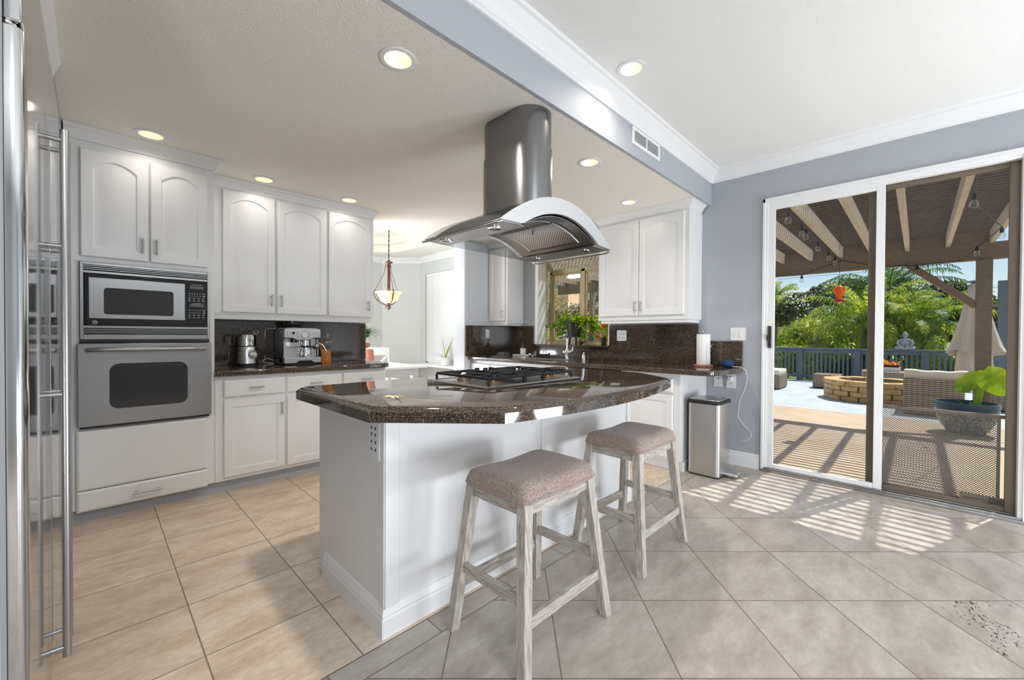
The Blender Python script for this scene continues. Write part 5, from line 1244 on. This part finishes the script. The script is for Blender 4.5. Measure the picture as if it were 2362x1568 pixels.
MB().box(9.14, -.38, .301, 9.78, .045, .42).build('seat_cushion', 'cream', T, bevel=.035, seg=3)
cu = MB(); N2 = 14; vs = []; fs = []
for s2 in (0, 1):
    for i in range(N2+1):
        t = i/N2; vs += [(9.06+.13*s2, -.53+.68*t, .44), (9.05+.17*s2, -.54+.70*t, .60), (9.07+.14*s2, -.54+.70*t, .685-.018*math.sin(PI*t)+.006*math.sin(17*t))]
cu.loops([[vs[i*3], vs[i*3+1], vs[i*3+2], vs[(N2+1+i)*3+2], vs[(N2+1+i)*3+1], vs[(N2+1+i)*3]] for i in range(N2+1)]); cu.build('back_cushion', 'cream', T, bevel=.02, seg=2, angle=70)
wicker_box('wicker_chair', 'wicker chair partly hidden behind the pergola post', 'armchair', 10.35, -1.15, 11.1, -.72, .30, .13)
# flower box on the bench
T = thing('flower_box', 'pale window box with orange succulents standing on the wicker bench', 'planter', (12.9, .48, .40))
MB().box(12.78, .28, .4005, 13.02, .70, .50).build('box', 'plate', T, bevel=.006); MB().box(12.80, .30, .49, 13.0, .68, .54).build('soil', 'soil', T)
l = MB()
for k in range(60): blade(l, (12.9+R4.uniform(-.08, .08), .48+R4.uniform(-.17, .17), .53), (R4.uniform(-1, 1), R4.uniform(-1, 1), 0), R4.uniform(.08, .20), .02, .9, 5, R4.uniform(.5, 1.3))
l.build('succulents', 'flower', T)
# glazed planter with giant-leaf plant
BX, BY = 7.76, -.44
T = thing('bowl_planter', 'blue glazed bowl planter with a giant lime-green leaf beside the pergola post', 'planter', (BX, BY, -.03))
MB().lathe([(0, 0), (.15, 0), (.17, .015), (.235, .12), (.275, .23), (.285, .30), (.288, .32), (.282, .325), (.290, .34), (.284, .347), (.292, .36), (.290, .395), (.270, .398), (.262, .37), (.262, .30), (0, .29)], (BX, BY, -.0295), 40).build('bowl', 'bowlplanter', T)
MB().lathe([(0, .30), (.262, .30), (.262, .305), (0, .31)], (BX, BY, -.0295), 28).build('soil', 'soil', T)
stm = MB(); stm.tube([(BX-.02, BY-.08, .26), (BX-.03, BY-.10, .42), (BX-.04, BY-.13, .58), (BX-.04, BY-.20, .72)], [.045, .032, .022, .012], 10); stm.tube([(BX, BY-.08, .27), (BX+.06, BY-.10, .45), (BX+.10, BY-.06, .62)], [.03, .022, .012], 10); stm.build('stalk', 'lime', T)
def bigleaf(mb, c, d, n, s, ruff=.04):
    d = Vector(d).normalized(); n = Vector(n); n = (n-d*n.dot(d)).normalized(); sd = d.cross(n); c = Vector(c); vs = [c]; m = 26
    rings = 4
    for r in range(1, rings+1):
        for i in range(m):
            q = 2*PI*i/m; h_ = 1.0+.22*math.cos(q)-.25*math.exp(-((q-PI)/.28)**2); t = r/rings
            x, y = math.sin(q)*.78*h_*s*t, (math.cos(q)*h_+.10)*s*t
            vs.append(c+sd*x+d*y+n*(ruff*s*math.sin(9*q)*t*t*1.2-.22*s*(x/s)**2-.15*s*(y/s)**2))
    fs = [(0, 1+i, 1+(i+1) % m) for i in range(m)]
    for r in range(rings-1):
        for i in range(m): a = 1+r*m+i; b = 1+r*m+(i+1) % m; fs.append((a, a+m, b+m, b))
    mb.add(vs, fs)
l = MB(); bigleaf(l, (BX-.05, BY-.20, .72), (-.25, -.35, -.45), (-.85, .1, .45), .20); l.build('leaf', 'lime', T, angle=80)
l = MB(); bigleaf(l, (BX+.10, BY-.05, .66), (.1, .35, -.3), (-.7, .3, .6), .17); l.build('leaf', 'pothos', T, angle=80)
l = MB(); blade(l, (BX-.03, BY-.02, .28), (-.3, 1, 0), .2, .02, .6, 6, .9); blade(l, (BX-.05, BY-.05, .28), (-1, .3, 0), .16, .02, .6, 6, 1.0); l.build('young_shoots', 'lime', T)
# closed umbrella
UX, UY = 10.0, -.66
T = thing('patio_umbrella', 'closed beige patio umbrella standing behind the pergola post', 'umbrella', (UX, UY, -.028))
L = []
for z, r in ((2.08, .03), (2.05, .07), (1.85, .10), (1.6, .135), (1.3, .19), (1.05, .25), (.94, .29)):
    L.append([(UX+r*(1+.22*math.sin(8*q))*math.cos(q), UY+r*(1+.22*math.sin(8*q))*math.sin(q), z+(.06*math.sin(3*q+1) if z < 1 else 0)) for q in (2*PI*j/48 for j in range(48))])
MB().loops(L, True, False).build('canopy', 'umbrella', T, angle=80)
L2 = [[(UX+r*(1+.25*math.sin(5*q))*math.cos(q), UY+r*(1+.25*math.sin(5*q))*math.sin(q), z) for q in (2*PI*j/40 for j in range(40))] for z, r in ((1.2, .12), (.9, .17), (.55, .19))]
MB().loops(L2, False, False).build('inner_folds', 'umbrella', T, angle=80)
MB().cyl((UX, UY, -.0), (UX, UY, 2.1), .022, n=12).build('pole', 'rail', T)
MB().lathe([(0, 0), (.26, 0), (.26, .04), (.05, .07), (.04, .2), (0, .2)], (UX, UY, -.0275), 24).build('base', 'rail', T)
MB().lathe([(0, 2.08), (.12, 2.085), (.11, 2.10), (0, 2.13)], (UX, UY, 0), 16).build('vent_cap', 'rail', T)
# tall dark post and shed at the right
tag(MB().box(12.35, -1.22, -.0275, 12.47, -1.10, 2.30).build('fence_post', 'rail', bevel=.005), 'tall dark square post right of the closed umbrella', 'post')
T = thing('garden_shed', 'brown shed beyond the railing at the far right', 'shed', (17.5, -3.2, -.16))
MB().box(16.5, -4.4, -.16, 19, -2.05, 1.45).build('wall', 'stucco_tan', T); MB().prism([(16.2, 1.45), (19.3, 1.45), (17.75, 2.2)], -4.7, -1.95, 'y').build('roof', 'roof', T)

# seated stone statue on the railing
SX_, SY_, SZ_ = 13.995, .23, .8855
T = thing('stone_statue', 'grey stone statue of a seated meditating figure on the deck railing', 'statue', (SX_, SY_, SZ_))
b = MB()
b.lathe([(0, 0), (.075, 0), (.085, .02), (.07, .06), (.0, .065)], (SX_, SY_, SZ_), 20)
L = []
for z, rx, ry in ((.04, .06, .10), (.10, .062, .095), (.17, .06, .098), (.23, .055, .105), (.265, .042, .085), (.285, .024, .034), (.305, .022, .026)):
    L.append([(SX_+rx*math.cos(q), SY_+ry*math.sin(q), SZ_+z) for q in (2*PI*j/20 for j in range(20))])
b.loops(L)
for s2 in (-1, 1):
    b.tube([(SX_+.01, SY_+s2*.06, SZ_+.05), (SX_-.03, SY_+s2*.15, SZ_+.04), (SX_-.07, SY_+s2*.10, SZ_+.045), (SX_-.085, SY_+s2*.0, SZ_+.055)], [.05, .045, .04, .03], 10)
    b.tube([(SX_, SY_+s2*.095, SZ_+.235), (SX_-.015, SY_+s2*.135, SZ_+.16), (SX_-.05, SY_+s2*.10, SZ_+.10), (SX_-.085, SY_+s2*.02, SZ_+.095)], [.036, .034, .028, .022], 10)
b.build('body', 'statue', T, angle=70)
hd_ = MB(); hd_.ball((SX_-.005, SY_, SZ_+.36), .056, 16, (1, .92, 1.15)); hd_.ball((SX_+.006, SY_, SZ_+.425), .026, 10); hd_.ball((SX_-.058, SY_, SZ_+.352), .012, 8, (1, .8, 1.4))
for s2 in (-1, 1): hd_.ball((SX_, SY_+s2*.053, SZ_+.345), .014, 8, (.7, .5, 1.7))
hd_.build('head', 'statue', T, angle=70)

# ---------------------------------------------------------------- trees and shrubs
R5 = random.Random(21)
def frond(mb, base, az, L_, up, droop, n=16, leaf=.42, rr=R5):
    p = Vector(base); d = Vector((math.cos(az), math.sin(az), 0)); pts = []; el = up; dirs = []
    for i in range(n+1):
        t = i/n; e = up-droop*t**1.5; dv = d*math.cos(e)+Vector((0, 0, 1))*math.sin(e); pts.append(p.copy()); dirs.append(dv); p = p+dv*(L_/n)
    mb.tube(pts, [.02*(1-.85*i/n) for i in range(n+1)], 4)
    sd = d.cross(Vector((0, 0, 1)))
    for i in range(1, n+1):
        for h_ in (0, .33, .66):
            if i == n and h_ > 0: break
            j = min(n, i+1); q = pts[i].lerp(pts[j], h_); dv = dirs[i]; t = (i+h_)/n
            ll = leaf*math.sin(PI*min(1, .15+.85*t))**.6*rr.uniform(.8, 1.15)*(1 if t < .8 else .7)
            for s2 in (-1, 1):
                a = (sd*s2*rr.uniform(.6, .95)+dv*rr.uniform(.35, .7)+Vector((0, 0, rr.uniform(-.25, .15)))).normalized()
                w = dv.cross(a).cross(a).normalized()*.013
                m1 = q+a*ll*.55+Vector((0, 0, -.03*ll)); m2 = q+a*ll*.85+Vector((0, 0, -rr.uniform(.35, .6)*ll))
                mb.add([q-w, q+w, m1+w, m1-w, m2], [(0, 1, 2, 3), (3, 2, 4)])
def palm(lab, x, y, zc, n, L_, tr, mat='palm', leaf=.42, g='palms beyond the railing'):
    T = thing('palm_tree', lab, 'palm tree', (x, y, -.16), g)
    MB().tube([(x, y, -.16), (x, y, zc*.5), (x, y, zc)], [tr*1.25, tr, tr*.9], 14).build('trunk', 'trunk', T)
    f = MB()
    for k in range(n):
        az = 2*PI*k*.381966+R5.uniform(-.2, .2); q = k/n
        frond(f, (x+.06*math.cos(az), y+.06*math.sin(az), zc), az, L_*R5.uniform(.8, 1.1), 1.35-1.35*q+R5.uniform(-.1, .1), 1.5+.5*R5.random(), 16, leaf)
    f.build('fronds', mat, T, smooth=False)
palm('feathery palm with a stout trunk just beyond the railing, left of the door frame', 16.1, 1.1, 1.62, 30, 2.1, .13)
palm('feathery yellow-green palm behind the seated statue', 15.9, .05, 1.45, 28, 1.75, .10)
palm('taller dark palm rising behind the two nearer palms', 18.2, .75, 2.65, 26, 2.1, .14, 'palm_dk')
palm('small palm at the left edge of the door view, far off', 27.0, 5.75, 3.4, 16, 1.6, .12)
def leaves(mb, c, r, n, s, rr, flat=.5):
    for _ in range(n):
        while True:
            v = Vector((rr.uniform(-1, 1), rr.uniform(-1, 1), rr.uniform(-1, 1)))
            if .30 < v.length < 1: break
        p = Vector(c)+Vector((v.x*r[0], v.y*r[1], v.z*r[2]))
        a = Vector((rr.uniform(-1, 1), rr.uniform(-1, 1), rr.uniform(-1, 1))).normalized(); b = a.orthogonal().normalized()
        sa = s*rr.uniform(.6, 1.3); a = a*sa; b = b*sa*flat
        mb.add([p-a, p+b, p+a, p-b], [(0, 1, 2, 3)])
def shrub(name, lab, cat, x, y, blobs, mat, s, n, trunk=None, g=None):
    """blobs: (dx, dy, z, rx, ry, rz)"""
    T = thing(name, lab, cat, (x, y, -.16), g)
    f = MB()
    for dx, dy, z, rx, ry, rz in blobs: leaves(f, (x+dx, y+dy, z), (rx, ry, rz), n, s, R5)
    f.build('foliage', mat, T, smooth=False)
    tk = MB(); r_, h_ = trunk or (.04, max(b[2] for b in blobs)*.7)
    tk.tube([(x, y, -.16), (x+.03, y, h_*.6), (x, y+.02, h_)], [r_*1.2, r_, r_*.6], 8)
    for dx, dy, z, rx, ry, rz in blobs: tk.tube([(x, y, h_*.5), (x+dx*.6, y+dy*.6, (h_*.5+z)/2), (x+dx, y+dy, z)], [r_*.6, r_*.4, r_*.15], 6)
    tk.build('stems', 'trunk', T)
G1, G2 = 'shrubs behind the deck railing', 'trees beyond the garden'
shrub('shrub', 'bright yellow-green shrub behind the left end of the railing', 'shrub', 15.6, 3.25, [(0, 0, .35, .5, .7, .5), (.2, -.3, .55, .5, .5, .4)], 'bush_lt', .075, 1500, None, G1)
shrub('shrub', 'bright green shrub behind the railing below the left palm', 'shrub', 15.5, 2.1, [(0, 0, .3, .5, .65, .45), (.2, .2, .55, .5, .6, .4), (0, -.5, .3, .4, .4, .4)], 'bush_lt', .07, 1300, None, G1)
shrub('shrub', 'dark green shrub behind the railing under the palm trunk', 'shrub', 15.0, 1.3, [(0, 0, .2, .35, .6, .35), (.3, -.4, .35, .4, .5, .4)], 'bush_dk', .06, 1300, None, G1)
shrub('shrub', 'leafy green shrub behind the railing below the statue', 'shrub', 15.2, .2, [(0, 0, .25, .45, .6, .4), (.4, -.5, .35, .4, .6, .45)], 'bush_lt', .065, 1400, None, G1)
shrub('shrub', 'golden shrub behind the railing near the umbrella', 'shrub', 15.3, -.9, [(0, 0, .3, .45, .7, .45), (.3, -.9, .4, .5, .6, .5)], 'bush_lt', .065, 1500, None, G1)
shrub('garden_tree', 'grey-green open-crowned tree on the skyline left of the palms', 'tree', 24, 4.0, [(0, 0, 2.7, 1.0, 1.0, .7), (0, -.9, 3.1, .9, .8, .6), (0, .9, 2.3, .8, .7, .6), (.3, -1.7, 3.4, .7, .7, .5)], 'bush_dk', .10, 800, (.12, 2.2), G2)
shrub('garden_tree', 'broad green tree behind the palms left of the door frame', 'tree', 20.5, 2.2, [(0, 0, 1.4, 1.2, 1.5, .9), (0, -1.0, 2.1, 1.0, 1.1, .8), (0, 1.2, 1.0, 1.0, .9, .8)], 'bush_lt', .11, 1500, (.14, 1.5), G2)
shrub('garden_tree', 'dark dense tree behind the statue and the right palm', 'tree', 20.5, -.2, [(0, 0, 2.1, 1.0, 1.1, .9), (0, -1.0, 1.7, 1.0, .9, .9), (0, .5, 1.3, 1.0, .9, .9), (.3, -.5, 2.7, .6, .6, .45)], 'bush_dk', .10, 1500, (.15, 2.0), G2)
shrub('garden_tree', 'small dark tree on the skyline right of the pergola post', 'tree', 26, -3.0, [(0, 0, 2.3, 1.0, 1.0, 1.0), (0, .9, 1.6, .8, .8, .9)], 'bush_dk', .11, 1200, (.12, 2.0), G2)
shrub('shrub', 'bright shrub above the shed roof at the far right', 'shrub', 20.5, -2.0, [(0, 0, 1.2, .7, .8, .6)], 'bush_lt', .09, 900, None, G2)
# neighbour's roof at the left of the door view
T = thing('neighbour_house', 'low house with tan tiled roof beyond the palms, left of the door view', 'house', (31, 7.5, -.16))
MB().box(29, 6.15, -.16, 35, 12, 2.35).build('wall', 'stucco_tan', T); MB().prism([(5.75, 2.35), (12.5, 2.35), (12.5, 2.5), (9.5, 4.1), (7.2, 4.1), (5.75, 2.5)], 28.6, 35.4, 'x').build('roof', 'roof', T)
# view through the garden window: two houses on the slope, shrubs, wall, utility pole
def house(lab, x, y, w, d, z1, mats, wins, rz=.9, turn=0):
    T = thing('neighbour_house', lab, 'house', (x+w/2, y+d/2, -.16))
    Q = Matrix.Translation((x, y, 0)) @ Matrix.Rotation(rad(turn), 4, 'Z') @ Matrix.Translation((-x, -y, 0))
    MB(Q).box(x, y, -.16, x+w, y+d, z1).build('wall', mats, T)
    o = .6; MB(Q).loops([[(x-o, y-o, z1), (x+w+o, y-o, z1), (x+w+o, y+d+o, z1), (x-o, y+d+o, z1)], [(x-o, y-o, z1+.2), (x+w+o, y-o, z1+.2), (x+w+o, y+d+o, z1+.2), (x-o, y+d+o, z1+.2)], [(x+w*.35, y+d*.4, z1+rz+.6), (x+w*.65, y+d*.4, z1+rz+.6), (x+w*.65, y+d*.6, z1+rz+.6), (x+w*.35, y+d*.6, z1+rz+.6)]]).build('roof', 'roof', T, smooth=False)
    for side, a, z, ww, hh in wins:
        if side == 'x': f = MB(Q).box(x-.06, a-ww/2-.1, z-.1, x-.001, a+ww/2+.1, z+hh+.1).build('window', 'plate', T); MB(Q).box(x-.08, a-ww/2, z, x-.061, a+ww/2, z+hh).build('pane', 'winblue', f)
        else: f = MB(Q).box(a-ww/2-.1, y-.06, z-.1, a+ww/2+.1, y-.001, z+hh+.1).build('window', 'plate', T); MB(Q).box(a-ww/2, y-.08, z, a+ww/2, y-.061, z+hh).build('pane', 'winblue', f)
    return T
house('two-storey pink stucco house on the slope, seen through the sink window', 32, 24.0, 5.0, 12, 7.35, 'stucco_pink', [('x', 25.3, 5.75, 1.3, .85), ('x', 29.5, 5.75, 1.3, .85), ('y', 33.0, 5.7, .9, .9), ('y', 35.6, 5.7, .8, .9), ('y', 33.2, 3.1, .9, .7)], turn=24)
house('cream house with red roof further up the slope behind the far pergola post', 43, 26.2, 8, 8, 7.0, 'plate', [('x', 27.6, 5.9, .8, .8), ('y', 45, 5.9, 1, .9)])
T = tag(MB().prism([(10.6, -.16), (12.6, -.16), (12.6, 1.50), (11.4, 1.40), (10.6, .80)], 8.55, 8.72, 'y').build('garden_wall', 'concrete'), 'low concrete garden wall with sloping top outside the sink window', 'wall')
G3 = 'shrubs outside the sink window'
shrub('shrub', 'tan flowering shrub below the pink house', 'shrub', 18.0, 14.2, [(0, 0, 2.3, .9, 1.0, 1.1), (.5, -.8, 2.0, .8, .8, 1.0), (.2, .9, 2.0, .8, .8, .9)], 'bush_tan', .09, 1300, None, G3)
shrub('shrub', 'dark evergreen shrub right of the tan shrub under the pink house', 'shrub', 18.6, 12.9, [(0, 0, 1.9, .8, .8, .9), (.4, -.3, 2.5, .6, .6, .7)], 'bush_dk', .09, 1300, None, G3)
shrub('shrub', 'pale mixed shrub beside the far pergola post', 'shrub', 17.5, 11.2, [(0, 0, 1.9, .8, .7, .9), (.4, -.5, 2.3, .7, .6, .9)], 'bush_tan', .09, 1300, None, G3)
shrub('shrub', 'reddish shrub low in the right pane of the sink window', 'shrub', 12.2, 8.0, [(0, 0, 1.0, .6, .5, .45)], 'bush_red', .06, 1400, None, G3)
shrub('shrub', 'bright lime shrub at the right edge of the sink window', 'shrub', 13.2, 8.2, [(0, 0, 1.5, .7, .6, .55), (.2, -.4, 2.0, .5, .5, .4)], 'bush_lt', .07, 1500, None, G3)
shrub('shrub', 'green leafy shrub seen through the small left pane of the sink window', 'shrub', 8.6, 7.2, [(0, 0, .7, .5, .5, .55), (.2, .5, 1.0, .5, .5, .5)], 'bush_lt', .055, 1500, None, G3)
shrub('garden_tree', 'bluish olive tree behind the left pane of the sink window', 'tree', 13.0, 11.3, [(0, 0, 2.1, .8, .8, 1.0), (.6, .6, 1.6, .8, .8, 1.0)], 'bush_dk', .07, 1400, (.1, 1.5), G3)
shrub('shrub', 'green shrub under the reddish shrub outside the sink window', 'shrub', 10.3, 7.5, [(0, 0, .35, .6, .5, .4)], 'bush_lt', .055, 1500, None, G3)
shrub('garden_tree', 'dark green tree in front of the cream house', 'tree', 27.0, 16.8, [(0, 0, 3.6, 1.0, 1.0, 1.1)], 'bush_dk', .11, 1300, (.12, 2.5), G3)
# power lines across the sky
for k, (z0, z1) in enumerate(((4.55, 4.65), (2.9, 3.1))):
    w = MB(); w.tube([(38, 8, z0+1.2), (34, 0, z0+.75), (30, -8, z1+1.0)], .012, 5)
    tag(w.build('power_line', 'wire'), ('upper power line crossing the sky behind the umbrella', 'lower power line crossing behind the trees')[k], 'wire')
